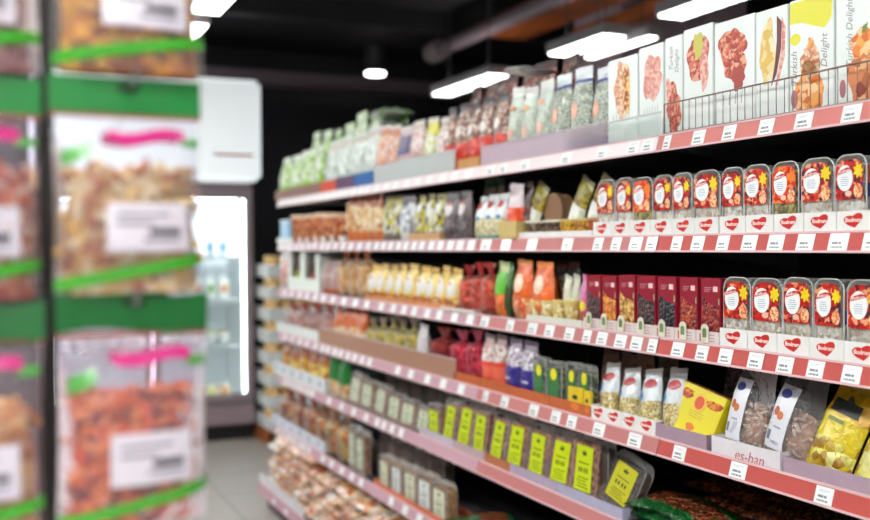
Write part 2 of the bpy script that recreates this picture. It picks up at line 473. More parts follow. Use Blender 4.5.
@cached
def tray(w, d, hf, hb, colour=(238, 238, 236), t=.0015, logo=None, logos=1, side_in=0.0, text=None, cut=None):
    """open display carton: front lip, sides that rise to the back"""
    b = MB()
    b.box(-w/2, w/2, -d/2, d/2, 0, t)
    b.box(-w/2, w/2, -d/2, -d/2+t, t, hf)
    b.box(-w/2, w/2, d/2-t, d/2, t, hb)
    for s in (-1, 1):
        x0, x1 = (w/2-t, w/2) if s > 0 else (-w/2, -w/2+t)
        vs = [(x0, -d/2+t, t), (x1, -d/2+t, t), (x1, d/2-t, t), (x0, d/2-t, t), (x0, -d/2+t, hf), (x1, -d/2+t, hf), (x1, -d/2+t+d*.35, hf), (x0, -d/2+t+d*.35, hf), (x0, d/2-t, hb), (x1, d/2-t, hb)]
        b.add(vs, [(0, 1, 5, 4), (1, 2, 9, 6, 5), (2, 3, 8, 9), (3, 0, 4, 7, 8), (4, 5, 6, 7), (7, 6, 9, 8)])
    parts = [('carton', b.mesh('carton', M(colour, .6, noisy=.04, bscale=30)))]
    if logo == 'heart':
        for i in range(logos):
            cx = (i+.5)/logos*w-w/2
            s = min(hf*.50, w/logos*.43)
            hb_ = MB(); hb_.prism([(cx+x, hf*.52+z) for x, z in heart_pts(s)], -d/2-.0009, -d/2-.0001)
            tx = moved(text_mesh('Bodrum', s*.60, M((255, 240, 232), .5), .0003, bold=.0002), cx, -d/2-.0012, hf*.54)
            parts.append(('heart_logo', hb_.mesh('heart_logo', M((206, 40, 34), .4)), [('lettering', tx)]))
    elif logo == 'stamps':
        for i in range(logos):
            cx = (i+.5)/logos*w-w/2
            bb = MB()
            for a in range(3): bb.box(cx-w/logos*.12, cx+w/logos*.30, -d/2-.0006, -d/2, hf*(.2+.24*a), hf*(.28+.24*a), 0)
            bb.box(cx-w/logos*.34, cx-w/logos*.16, -d/2-.0008, -d/2, hf*.15, hf*.8, 1)
            parts.append(('printed_stamp', bb.mesh('printed_stamp', [M((190, 150, 150), .5), M((190, 60, 60), .5)])))
    elif logo == 'marks':
        for i in range(logos):
            cx = (i+.5)/logos*w-w/2
            bb = MB(); bb.box(cx-w/logos*.08, cx+w/logos*.08, -d/2-.0006, -d/2, hf*.3, hf*.75)
            parts.append(('printed_mark', bb.mesh('printed_mark', M((120, 125, 150), .5))))
    if text:
        parts.append(('handwriting', moved(text_mesh(text[0], text[1], M((196, 96, 100), .5), .0003, shear=.25, bold=-.0003), text[2], -d/2-.0008, text[3])))
    return parts

@cached
def window_box(w, h, d, nuts, seed=0):
    b = MB(); b.box(-w/2, w/2, -d/2, d/2, .0005, h)
    carton = b.mesh('carton', M((150, 26, 48), .4, coat=.3), bevel=.0012)
    y = -d/2
    b = MB(); b.prism([(-w*.42, h*.18), (w*.30, h*.16), (w*.44, h*.22), (w*.44, h*.56), (w*.2, h*.58), (-w*.12, h*.62), (-w*.42, h*.72)], y-.0006, y+.001)
    win = b.mesh('window', NUT(nuts, 110, .35, .8))
    b = MB()
    for i in range(3): b.box(-w*.30, w*(.05-.06*i), y-.0006, y, h*(.86-.03*i), h*(.866-.03*i))
    txt = b.mesh('small_print', M((230, 190, 200), .5))
    b = MB(); b.box(w*.14, w*.36, y-.0008, y, h*.80, h*.885)
    em = b.mesh('emblem', M((236, 205, 205), .4))
    b = MB(); b.box(w*.40, w*.45, y-.0007, y, h*.60, h*.70)
    st = b.mesh('side_mark', M((170, 190, 150), .4))
    b = MB(); b.box(-w*.4, w*.4, -d*.4, d*.4, h, h+.0012)
    fl = b.mesh('top_flap', M((176, 40, 62), .35, coat=.4))
    return [('carton', carton, [('emblem', em), ('small_print', txt), ('side_mark', st)]), ('window', win), ('top_flap', fl)]

@cached
def clamshell(w, h, d, fill, lab, labc=None, ink=True, seed=0, scale=90):
    """flat clear box with rounded top corners, contents and a tall label"""
    b = MB(); b.prism(round_top(w, h, w*.22, rb=.003), -d/2, d/2)
    f = MB(); f.prism(round_top(w-.006, h*.86, w*.15, z0=.003), -d/2+.004, d/2-.002)
    r = MB(); pts = round_top(w+.002, h+.001, w*.23, z0=.002)
    for i in range(len(pts)-1): r.tube((pts[i][0], -d/2+.003, pts[i][1]), (pts[i+1][0], -d/2+.003, pts[i+1][1]), .0013, 5)
    y = -d/2
    lw, z0, z1 = w*.66, h*.14, h*.80
    L_ = MB(); L_.box(-lw/2, lw/2, y-.001, y-.0001, z0, z1)
    subs = []
    if ink:
        k = MB(); k.prism([(-lw*.10, z1-h*.14), (lw*.10, z1-h*.14), (lw*.13, z1-h*.08), (lw*.04, z1-h*.10), (0, z1-h*.05), (-lw*.04, z1-h*.10), (-lw*.13, z1-h*.08)], y-.0016, y)
        for i in range(4): k.box(-lw*(.34-.05*(i % 2)), lw*(.36-.07*(i % 3)), y-.0016, y, z0+h*(.05+.045*i), z0+h*(.062+.045*i))
        for i, xx in enumerate((-.28, -.14, .04, .18)): k.box(lw*xx, lw*(xx+.07), y-.0016, y, z0+h*.27, z0+h*.34)
        k.box(-lw*.3, lw*.3, y-.0016, y, z0+h*.40, z0+h*.415)
        subs.append(('small_print', k.mesh('small_print', M((50, 60, 20), .5))))
    return [('filling', f.mesh('filling', NUT(fill, scale), bevel=.002)), ('clear_box', b.mesh('clear_box', FILM((250, 250, 250), .03, .1, .25, 25), bevel=.003), [('lid_rim', r.mesh('lid_rim', FILM((235, 235, 235), .4, .1, 0)))]),
            ('label', L_.mesh('label', M(lab, .35, coat=.2)), subs)]

@cached
def cup(r, h, body, lid, window=None):
    b = MB(); b.lathe([(r*.8, .0), (r*.82, .001), (r*.97, h*.8), (r*.97, h*.86)], 20)
    l = MB(); l.lathe([(r, h*.86), (r*1.03, h*.88), (r*1.03, h*.97), (r*.96, h)], 20)
    return [('cup_body', b.mesh('cup_body', NUT(body, 100), True)), ('lid', l.mesh('lid', M(lid, .3, coat=.4), False))]

def lab(o): pass

# ------------------------------------------------------------------ room
def room():
    W0, W1, Y0, Y1, ZC = -4.0, 9.0, -3.5, 9.0, 3.35
    # tiled floor
    m, N, L = newmat('floor_tiles')
    o = N.new('ShaderNodeOutputMaterial'); b = N.new('ShaderNodeBsdfPrincipled'); tc = N.new('ShaderNodeTexCoord')
    br = N.new('ShaderNodeTexBrick'); br.offset = 0; br.inputs['Scale'].default_value = 1
    br.inputs['Color1'].default_value = lin((176, 166, 160)); br.inputs['Color2'].default_value = lin((168, 160, 154)); br.inputs['Mortar'].default_value = lin((104, 96, 92))
    br.inputs['Mortar Size'].default_value = .004; br.inputs['Brick Width'].default_value = .6; br.inputs['Row Height'].default_value = .6
    mp = N.new('ShaderNodeMapping'); mp.inputs['Location'].default_value = (-.08, .1, 0)
    L.new(tc.outputs['Object'], mp.inputs[0]); L.new(mp.outputs[0], br.inputs['Vector'])
    L.new(br.outputs['Color'], b.inputs['Base Color']); b.inputs['Roughness'].default_value = .45
    L.new(b.outputs[0], o.inputs[0])
    k = MB(); k.box(W0, W1, Y0, Y1, -.1, 0); structure('floor', k.mesh('floor', m))
    k = MB(); k.box(W0, W1, Y0, Y1, ZC, ZC+.1); structure('ceiling', k.mesh('ceiling', M((34, 33, 38), .7, noisy=.2, bscale=2)))
    dark = M((38, 38, 44), .7)
    k = MB(); k.box(W0, W1, Y1, Y1+.1, -.1, ZC+.1); structure('wall_far', k.mesh('wall_far', dark))
    k = MB(); k.box(W0, W1, Y0-.1, Y0, -.1, ZC+.1); structure('wall_near', k.mesh('wall_near', M((200, 196, 196), .7)))
    k = MB(); k.box(W0-.1, W0, Y0-.1, Y1+.1, -.1, ZC+.1); structure('wall_left', k.mesh('wall_left', M((150, 148, 150), .7)))
    k = MB(); k.box(W1, W1+.1, Y0-.1, Y1+.1, -.1, ZC+.1); structure('wall_right', k.mesh('wall_right', M((60, 56, 60), .7)))
    # long pale ledge along the far wall and a dark beam below the ceiling
    k = MB(); k.box(W0, W1, 8.25, 8.6, 2.93, 3.03); structure('trim_1', k.mesh('trim_1', M((110, 96, 104), .5)))
    k = MB(); k.box(-3.9, 8.9, 7.0, 7.12, 3.2, 3.35); structure('trim_2', k.mesh('trim_2', M((30, 30, 34), .6)))
room()

# column
k = MB(); k.box(-.56, .56, -.3, .3, 0, 3.35)
o = structure('trim_3', k.mesh('column', M((206, 186, 198), .6))); o.location = (4.60, 5.95, 0); o.rotation_euler = (0, 0, 0)

def fixture(x0, x1, y0, y1, z, base, power, key):
    cx, cy = (x0+x1)/2, (y0+y1)/2; w, l = x1-x0, y1-y0
    r = bpy.data.objects.new('ceiling_light', None); col.objects.link(r); r.location = (cx, cy, z)
    k = MB(); k.box(-w/2-.015, w/2+.015, -l/2-.02, l/2+.02, .012, .075)
    link('housing', k.mesh('housing', M((205, 200, 205), .5), bevel=.004), r)
    k = MB(); k.box(-w/2, w/2, -l/2, l/2, 0, .012)
    link('diffuser', k.mesh('diffuser', M((250, 253, 250), .5, emit=power)), r)
    k = MB(); k.box(-w/2+.02, w/2-.02, -l/2+.02, l/2-.02, .075, .078)
    link('added_uplight', k.mesh('added_uplight', M((255, 246, 240), .5, emit=5)), r)  # glow strip added on top to light the slabs and column
    for s in (-1, 1):
        k = MB(); k.tube((0, s*l*.35, .075), (0, s*l*.35, 3.35-z), .004, 6)
        link('hanger', k.mesh('hanger', M((70, 70, 74), .5)), r)
    tag(r, base, 'ceiling light', 'linear ceiling lights', key)

PW = 9
for i, (a, b) in enumerate(((1.45, 2.62), (3.02, 4.17), (4.68, 5.27), (6.08, 7.02))):
    fixture(3.22, 3.37, a, b, 2.7, 'long white linear light hanging beyond the shelving', PW, a)
for i, (a, b) in enumerate(((4.62, 5.27),)):
    fixture(3.49, 3.55, a, b, 2.7, 'slim white linear light beside the wide row beyond the shelving', PW, a)
for i, (a, b) in enumerate(((-2.6, -1.4), (-1.05, .15), (.5, 1.7), (2.2, 3.4), (3.85, 5.04), (5.33, 6.5))):
    fixture(.94, 1.10, a, b, 2.7, 'white linear light hanging over the aisle', 9.5, a)
for i, (a, b) in enumerate(((-2.6, -1.4), (-.9, .3), (.8, 2.0), (2.5, 3.7), (4.2, 5.4), (5.9, 7.1))):
    fixture(-1.40, -1.10, a, b, 2.7, 'added unseen fill light over the open side of the store', 12, a)  # row added out of view to fill the shelf fronts
    fixture(-.42, -.16, a, b, 2.7, 'added unseen fill light over the middle of the aisle', 32, a)  # row added out of view for steeper light on the shelves
for i, (a, b) in enumerate(((-3.2, -2.5), (-2.3, -1.6))):
    fixture(-.6, .5, a, b, 2.7, 'added broad fill light panel hanging behind the camera', 12, a)  # panels added behind the camera to brighten the hanging bags

# round downlight, duct, brown ceiling slabs
r = bpy.data.objects.new('downlight', None); col.objects.link(r); r.location = (3.26, 8.38, 3.1)
k = MB(); k.lathe([(.098, .0), (.10, .01), (.10, .25)], 24); k.v = [v for v in k.v]
link('housing', k.mesh('housing', M((60, 60, 64), .5)), r)
k = MB(); k.lathe([(.085, -.015), (.09, -.004), (.09, .0)], 24)
link('lamp_disc', k.mesh('lamp_disc', M((255, 252, 248), .5, emit=14)), r)
tag(r, 'round white downlight glowing under the dark ceiling near the far wall', 'ceiling light')

r = bpy.data.objects.new('ventilation_duct', None); col.objects.link(r); r.location = (3.36, 7.3, 3.1)
k = MB(); k.tube((0, 0, 0), (0, -4.2, 0), .055, 16); link('pipe', k.mesh('pipe', M((136, 122, 130), .5), True), r)
k = MB(); k.tube((0, .04, 0), (0, -.12, 0), .085, 16); link('end_cap', k.mesh('end_cap', M((150, 138, 142), .5)), r)
for yy in (-1.0, -2.6):
    k = MB(); k.box(-.012, .012, yy-.02, yy+.02, .05, .25); link('bracket', k.mesh('bracket', M((60, 56, 60), .5)), r)
tag(r, 'grey round duct running under the dark ceiling', 'duct')
for (x0, x1, y0, y1, z, base) in ((3.42, 3.86, 4.2, 6.7, 3.12, 'wide brown wooden ceiling slab beside the grey duct'), (4.02, 4.16, 4.2, 6.25, 3.05, 'narrow brown wooden ceiling slab next to the pillar')):
    k = MB(); k.box(x0, x1, y0, y1, z, z+.08)
    o = link('ceiling_slab', k.mesh('ceiling_slab', M((214, 136, 80), .6, noisy=.25, bscale=5), bevel=.005)); tag(o, base, 'ceiling panel')
    for yy in (y0+.2, y1-.2):
        k = MB(); k.tube(((x0+x1)/2, yy, z+.08), ((x0+x1)/2, yy, 3.35), .008, 6); link('hanger', k.mesh('hanger', M((60, 56, 60), .5)), o)
for (px, X, z0, z1, nm) in ((214, 1.9, 2.86, 3.2, 'thin'), (348, 3.4, 3.03, 3.2, 'short')):
    pass

# ------------------------------------------------------------------ fridge on the far side
def fridge():
    Yf = 7.55; x0, x1 = .35, 1.90
    r = bpy.data.objects.new('display_fridge', None); col.objects.link(r); r.location = ((x0+x1)/2, Yf, 0)
    w = (x1-x0)/2
    fr = M((128, 110, 116), .4)
    k = MB()   # cabinet: open front box
    k.box(-w, -w+.06, .0, .75, .12, 2.0); k.box(w-.06, w, .0, .75, .12, 2.0); k.box(-w+.06, w-.06, .69, .75, .12, 2.0)
    k.box(-w+.06, w-.06, 0, .69, 1.90, 2.0); k.box(-w+.06, w-.06, 0, .69, .12, .30)
    link('cabinet', k.mesh('cabinet', fr, bevel=.004), r)
    k = MB(); k.box(-w+.03, w-.03, .05, .70, 0, .12); link('plinth', k.mesh('plinth', M((22, 20, 22), .6)), r)
    k = MB(); k.box(-w, w, -.03, 0, .13, .29); link('lower_grille', k.mesh('lower_grille', M((150, 132, 140), .4), bevel=.006), r)
    k = MB(); k.box(-w+.06, w-.06, .67, .69, .30, 1.9); k.box(-w+.06, w-.06, 0.03, .67, .30, .31); k.box(w-.062, w-.06, .06, .67, .31, 1.9); k.box(-w+.06, -w+.062, .06, .67, .31, 1.9)
    link('interior_liner', k.mesh('interior_liner', M((240, 244, 246), .5)), r)
    k = MB(); k.box(-w+.062, -w+.072, .02, .05, .32, 1.88); k.box(w-.072, w-.062, .02, .05, .32, 1.88); k.box(-.015, .015, .05, .08, .32, 1.88)
    link('interior_light', k.mesh('interior_light', M((250, 252, 255), .5, emit=9)), r)
    k = MB(); k.box(-w+.08, w-.08, .08, .6, 1.885, 1.899); link('interior_light', k.mesh('interior_light', M((250, 252, 255), .5, emit=7)), r)
    for z in (.72, 1.08, 1.42):
        k = MB(); k.box(-w+.07, w-.07, .16, .62, z, z+.012)
        s = link('fridge_shelf', k.mesh('fridge_shelf', M((225, 230, 232), .4)), r)
        k = MB(); k.box(-w+.07, w-.07, .15, .16, z-.01, z+.022)
        link('shelf_edge', k.mesh('shelf_edge', M((190, 196, 198), .4)), s)
    for (a, b) in ((-w+.01, -.005), (.005, w-.01)):
        k = MB()
        t = .055
        k.box(a, a+t, -.045, -.004, .31, 1.96); k.box(b-t, b, -.045, -.004, .31, 1.96); k.box(a+t, b-t, -.045, -.004, .31, .37); k.box(a+t, b-t, -.045, -.004, 1.88, 1.96)
        d = link('glass_door', k.mesh('glass_door', M((150, 134, 140), .35), bevel=.003), r)
        k = MB(); k.box(a+t, b-t, -.03, -.02, .37, 1.88); link('pane', k.mesh('pane', FILM((250, 255, 255), .02, .05, 0)), d)
        k = MB(); hx = b-t/2 if a < -.1 else a+t/2
        k.tube((hx, -.075, .8), (hx, -.075, 1.3), .01, 8); k.tube((hx, -.075, .84), (hx, -.04, .84), .006, 6); k.tube((hx, -.075, 1.26), (hx, -.04, 1.26), .006, 6)
        link('handle', k.mesh('handle', M((190, 185, 188), .3, 1)), d)
    k = MB(); k.box(-w-.05, w+.05, -.10, .70, 2.02, 2.80)
    hd = link('header_box', k.mesh('header_box', M((236, 242, 244), .4, emit=.75), bevel=.03), r)  # glow added so the white header panel comes out brighter
    k = MB(); k.box(w-.32, w-.02, -.103, -.10, 2.205, 2.225); link('red_line', k.mesh('red_line', M((214, 120, 100), .4)), hd)
    tag(r, 'tall glass-door drinks fridge with lit white shelves and a blank white header', 'fridge')
    # goods in the fridge
    i = 0
    for z, names in ((1.44, 'bottle'), (1.10, 'bottle'), (.74, 'carton'), (.31, 'cheese')):
        n = 12
        for j in range(n):
            x = x0+.14+(x1-x0-.28)*(j+.5)/n; i += 1
            ws = .09
            if z > 1.3:
                if j % 2 == 0 or j == n-1:
                    k = MB(); k.lathe([(.038, 0), (.04, .01), (.04, .13), (.016, .18), (.014, .21), (.018, .212), (.018, .23)], 14)
                    me = k.mesh('milk_bottle', M((244, 246, 248), .3), True)
                    b_ = 'white milk bottle on the top fridge shelf'; nm = 'milk_bottle'; c = 'bottle'
                    k2 = MB(); k2.lathe([(.041, .03), (.041, .10)], 14); s2 = ('label', k2.mesh('label', M((150, 190, 220), .4)))
                else: continue
            elif z > .9:
                k = MB(); k.prism([(-.04, 0), (-.04, .15), (0, .19), (.04, .15), (.04, 0)][::-1], -.035, .035)
                me = k.mesh('milk_carton', M((242, 244, 240), .4)); nm = 'milk_carton'; b_ = 'white milk carton with gabled top on the second fridge shelf'; c = 'carton'
                k2 = MB(); k2.box(-.03, .03, -.0362, -.035, .05, .11); s2 = ('label', k2.mesh('label', M((226, 160, 110) if j % 2 else (150, 190, 120), .4)))
            elif z > .5:
                k = MB(); k.lathe([(.035, 0), (.044, .09), (.046, .092), (.046, .10)], 14)
                me = k.mesh('yogurt_pot', M((244, 244, 240), .4), True); nm = 'yogurt_pot'; b_ = 'pale yogurt pot on the third fridge shelf'; c = 'yogurt pot'
                k2 = MB(); k2.lathe([(.0465, .092), (.0465, .101)], 14); s2 = ('lid', k2.mesh('lid', M((220, 150, 90) if j % 2 else (200, 210, 120), .4)))
            else:
                k = MB(); k.box(-.045, .045, -.04, .04, 0, .11)
                me = k.mesh('cheese_pack', M((246, 236, 220), .4), bevel=.004); nm = 'cheese_pack'; b_ = 'cream block pack on the bottom fridge shelf'; c = 'food pack'
                k2 = MB(); k2.box(-.035, .035, -.0415, -.04, .03, .09); s2 = ('label', k2.mesh('label', M((230, 170, 120) if j % 2 else (236, 220, 150), .4)))
            o = link(nm, me); o.location = (x, Yf+.2, z+(.001 if z < .5 else .001)); link(s2[0], s2[1], o)
            tag(o, b_, c, 'goods on the fridge shelves', -x)
fridge()

# ------------------------------------------------------------------ stack of jar trays at the end of the shelving
def jar_stack():
    X0, Y0 = 2.24, 7.42; w, d, hh = .62, .42, .166
    k = MB()
    for xx in (-.28, 0, .28): k.box(xx-.035, xx+.035, -.2, .2, 0, .09)
    for yy in (-.16, 0, .16): k.box(-.31, .31, yy-.05, yy+.05, .09, .115)
    k.box(-.31, -.255, -.20, -.17, 0, .09)
    o = link('pallet', k.mesh('pallet', M((186, 120, 66), .7, noisy=.2, bscale=20))); o.location = (X0, Y0, 0)
    tag(o, 'small wooden pallet under the stack of jar trays', 'pallet')
    for i in range(8):
        z = .116+i*hh
        nm = place('jar_tray', tray(w, d, .095, .095, (236, 240, 240)), (X0, Y0, z), 'white cardboard tray in the jar stack by the dark wall', 'tray', 'trays in the jar stack', i, yaw=pi/2)
        for j in range(6):
            for rr in (0, 1):
                if rr == 1 and j not in (0, 1): continue
                x = X0-w/2+.055+j*.1; y = Y0-d/2+.055+rr*.1
                k = CACHE.get('jarmesh')
                if not k:
                    a = MB(); a.lathe([(.044, 0), (.048, .006), (.048, .118), (.040, .128)], 14)
                    b = MB(); b.lathe([(.045, .128), (.046, .130), (.046, .155), (.044, .158)], 14)
                    k = CACHE['jarmesh'] = (a.mesh('jar_glass', M((236, 186, 110), .25, coat=.5), True), b.mesh('lid', M((240, 206, 140), .4), False))
                r = link('preserve_jar', k[0]); r.location = (x, y, z+.0025); link('lid', k[1], r)
                tag(r, 'amber preserve jar with a gold lid in a stacked white tray', 'jar', 'jars in the stacked white trays', i*20+j+rr*7)
jar_stack()

# ------------------------------------------------------------------ shelving
XR = 1.531                                    # bottom front edge of the price rails
DECK = {1: 1.777, 2: 1.526, 3: 1.266, 4: 1.012, 5: .759, 6: .472, 7: .150}
RB = {s: z-.042 for s, z in DECK.items()}; RB[7] = .10
XS = {1: XR, 2: XR, 3: XR, 4: XR, 5: XR, 6: 1.50, 7: 1.405}
JO = [.999, 1.999, 2.999, 3.999, 4.762, 5.525]
ORD = ['first', 'second', 'third', 'fourth', 'fifth', 'sixth', 'seventh', 'eighth', 'ninth', 'tenth', 'eleventh', 'twelfth', 'thirteenth', 'fourteenth', 'fifteenth', 'sixteenth', 'seventeenth', 'eighteenth', 'nineteenth', 'twentieth',
       'twenty-first', 'twenty-second', 'twenty-third', 'twenty-fourth', 'twenty-fifth', 'twenty-sixth', 'twenty-seventh', 'twenty-eighth', 'twenty-ninth', 'thirtieth', 'thirty-first', 'thirty-second', 'thirty-third', 'thirty-fourth']
ORD += ['near-end']*80
SN = {1: 'top', 2: 'second', 3: 'third', 4: 'fourth', 5: 'fifth', 6: 'sixth', 7: 'bottom'}
metal = M((66, 64, 68), .45)
black = M((12, 12, 13), .7)
railred = M((206, 74, 68), .38, coat=1.0)
railpink = M((206, 132, 136), .38, coat=1.0)
RAILC = [M(c, .6) for c in ((188, 74, 68), (190, 118, 116), (194, 152, 165))]+[M(c, .5, coat=.3) for c in ((206, 116, 110), (236, 224, 226))]  # top-shelf set carries lamp light reflected in the rail covers, as colour
liplite = M((214, 176, 180), .5)
for bi in range(5):
    y0, y1 = JO[bi], JO[bi+1]; cy = (y0+y1)/2
    r = bpy.data.objects.new('shelving_bay', None); col.objects.link(r); r.location = (2.02, cy, 0)
    k = MB(); k.box(-.02, .02, y0-cy+.012, y1-cy-.012, .14, 1.86); link('back_panel', k.mesh('back_panel', black), r)
    for yy in (y0-cy, y1-cy):
        if yy > 0 and bi < 4: continue
        k = MB(); k.box(-.03, .03, yy-.011, yy+.011, 0, 1.93)
        link('upright', k.mesh('upright', M((40, 38, 40), .5)), r)
    for s in range(1, 8):
        xf = XS[s]-2.02; z = DECK[s]
        rm = RAILC[0 if bi == 0 else 1 if bi == 1 else 2] if s > 1 else RAILC[3 if bi == 0 else 4]
        k = MB(); k.box(xf+.016, -.022, y0-cy+.003, y1-cy-.003, z-.028, z)
        sh = link('shelf_deck', k.mesh('shelf_deck', metal), r)
        # leaning price rail: red face, pale lips at top and bottom
        zb = RB[s]; zt = z+.002; sl = .013
        k = MB()
        def strip(a, b, out, mi):
            xa = xf+sl*(a-zb)/(zt-zb)-out; xb = xf+sl*(b-zb)/(zt-zb)-out
            ya, yb = y0-cy+.002, y1-cy-.002
            k.add([(xa, ya, a), (xa, yb, a), (xb, yb, b), (xb, ya, b), (xa+.005+out, ya, a), (xa+.005+out, yb, a), (xb+.005+out, yb, b), (xb+.005+out, ya, b)],
                  [(0, 3, 2, 1), (4, 5, 6, 7), (0, 1, 5, 4), (3, 7, 6, 2), (0, 4, 7, 3), (1, 2, 6, 5)], mi)
        strip(zb+.0045, zt-.004, 0, 0); strip(zb, zb+.0045, .002, 1); strip(zt-.004, zt, .0015, 1)
        link('price_rail', k.mesh('price_rail', [rm, liplite]), sh)
        for yy in (y0-cy+.016, y1-cy-.016):
            k = MB(); k.prism([(xf+.06, z-.028), (-.03, z-.028), (-.03, z-.10)][::-1], yy-.0015, yy+.0015)
            link('bracket', k.mesh('bracket', metal), sh)
    k = MB(); k.box(-.56, -.02, y0-cy+.003, y1-cy-.003, 0.002, .115); link('plinth', k.mesh('plinth', M((120, 96, 104), .5)), r)
    nmb = ['closest to the camera', 'second', 'middle', 'fourth', 'last one, by the jar stack'][bi]
    tag(r, ['dark metal shelving bay with red price rails, nearest of the run', 'shelving bay second from the near end of the run', 'middle shelving bay of the run of five', 'shelving bay second from the fridge end of the run', 'last shelving bay of the run, beside the jar stack'][bi], 'shelving', 'bays of the long shelving run', bi)

# price tags
def tagmesh(w, h, fine):
    key = ('tag', round(w, 3), fine)
    if key in CACHE: return CACHE[key]
    k = MB(); k.box(-w/2, w/2, 0, .0006, 0, h)
    if fine:
        k.box(-w*.32, -w*.02, -.0004, 0, h*.36, h*.50, 1); k.box(w*.02, w*.16, -.0004, 0, h*.36, h*.50, 1)
        for i in range(7): k.box(w*(-.34+.09*i), w*(-.29+.09*i+.02*(i % 2)), -.0004, 0, h*.12, h*.24, 1)
        k.box(-w*.3, w*.3, -.0004, 0, h*.78, h*.81, 2); k.box(-w*.3, w*.1, -.0004, 0, h*.70, h*.725, 2)
    CACHE[key] = k.mesh('price_tag', [M((240, 243, 243), .4, coat=.3), M((130, 132, 140), .5), M((190, 196, 204), .5)])
    return CACHE[key]
TH = .035
def price_tag(s, y, w, bay):
    zb = RB[s]
    o = link('price_tag', tagmesh(q(w, .002), TH, bay < 2))
    lean = atan2(.013, .044)
    o.matrix_world = Matrix.Translation((XS[s]+.013*.06/.42-.0022+.0005, y, zb+.005)) @ Matrix.Rotation(-pi/2, 4, 'Z') @ Matrix.Rotation(-lean, 4, 'X')
    tag(o, 'white price tag on the %s rail, %s bay' % (SN[s], ['nearest', 'second', 'middle', 'fourth', 'last'][bay]), 'price tag', 'price tags on the %s rail' % SN[s], -y)
def tags_px(s, ivs):
    for a, b in ivs:
        A, B = at(a, XS[s]), at(b, XS[s]); y = (A.y+B.y)/2
        bay = 0 if y < 1.999 else 1 if y < 2.999 else 2 if y < 3.999 else 3 if y < 4.762 else 4
        price_tag(s, y, abs(A.y-B.y), bay)
tags_px(1, [(662, 669), (691, 703), (721, 734), (757, 772), (793, 811), (840, 859), (486, 493), (499, 506), (520, 528), (560, 570), (596, 606), (626, 637), (641, 652)])
tags_px(2, [(670, 680), (690, 702), (715, 727), (740, 755), (766, 782), (795, 812), (827, 846), (861, 880), (480, 489), (500, 509), (526, 535), (561, 571), (592, 601), (610, 619), (628, 640), (645, 655)])
tags_px(3, [(670, 682), (694, 706), (717, 730), (746, 761), (775, 791), (805, 822), (840, 859), (479, 487), (505, 512), (526, 535), (543, 552), (563, 572), (581, 589), (595, 605), (613, 624), (629, 640), (646, 655)])
tags_px(4, [(671, 683), (728, 744), (813, 831), (481, 486), (499, 506), (527, 536), (549, 558), (565, 574), (591, 602), (626, 639)])
def tags_reg(s, bay, n, f0=0, f1=1, w=.05):
    y0, y1 = JO[bay], JO[bay+1]
    for i in range(n):
        f = f0+(f1-f0)*(i+.5)/n
        price_tag(s, y1-(y1-y0)*f+rnd.uniform(-.01, .01), w, bay)
for s, b, n, f0, f1 in ((1, 2, 9, 0, 1), (1, 3, 8, 0, 1), (1, 4, 6, .1, 1), (2, 2, 12, 0, 1), (2, 3, 7, 0, 1), (2, 4, 7, 0, 1), (3, 2, 8, .05, 1), (3, 3, 5, 0, 1), (3, 4, 5, .1, 1),
                        (4, 2, 5, .2, .95), (4, 3, 8, .0, 1), (4, 4, 5, .1, 1), (5, 2, 4, 0, .35), (5, 3, 4, .1, 1), (5, 4, 7, .1, .9), (6, 2, 4, .2, .8), (6, 3, 5, .1, 1), (6, 4, 8, .05, .95), (7, 4, 2, .3, .9), (7, 3, 1, .2, .6)):
    tags_reg(s, b, n, f0, f1)

# ------------------------------------------------------------------ goods
XF = 1.553      # front plane of the goods on shelves one to five
def span(px0, px1, X):
    a, b = at(px0, X), at(px1, X)
    return a.y, b.y
def row(s, x0, x1, n, yl, yr, build, base, cat, name, group=None, back=0, d=.06, fill=.94, lift=0, jit=.035, yj=.06, tilt=0, roll=0, wob=.0, seeds=3, hmax=None):
    """n packs side by side between two pixels on shelf s; yl, yr the pixel heights of the tops at both ends"""
    X = XS[s]+.022+back
    ya, yb = span(x0, x1, X)
    w = (ya-yb)/n
    for i in range(n):
        yc = ya-(i+.5)*w
        px = x0+(x1-x0)*(i+.5)/n
        # pixel of this pack's middle
        f = (i+.5)/n
        v = Vector((X, yc, DECK[s]))-EYE; pxm = 435+F*v.dot(r2)/v.dot(fw)
        py = yl+(yr-yl)*(pxm-x0)/(x1-x0)
        top = at(pxm, X, py).z
        h = (top-DECK[s]-lift)/cos(tilt)
        h = q(h*(1+rnd.uniform(-jit, jit)), .004)
        if hmax: h = min(h, hmax)
        ww = q(w*fill, .002)
        sd = i % seeds
        parts = build(ww, h, d, sd)
        loc = (X+d/2+rnd.uniform(0, .004), yc, DECK[s]+.0012+lift)
        place(name, parts, loc, base, cat, group or (base+'s'), -yc, yaw=rnd.uniform(-yj, yj), tilt=tilt+rnd.uniform(-wob, wob), roll=roll+(rnd.uniform(-.035, .035) if name.endswith('bag') else 0))

def trayrow(s, x0, x1, n, h, base, colour=(236, 236, 234), d=.16, logo=None, logos=1, back=0, hb=None, group=None, text=None, lift=0, cat='display tray', name='display_tray'):
    X = XS[s]+.018+back
    ya, yb = span(x0, x1, X); w = (ya-yb)/n
    for i in range(n):
        yc = ya-(i+.5)*w
        place(name, tray(q(w-.0015, .001), d, h, hb or h*1.3, colour, logo=logo, logos=logos, text=text), (X+d/2, yc, DECK[s]+.0006+lift), base, cat, group or base, -yc)

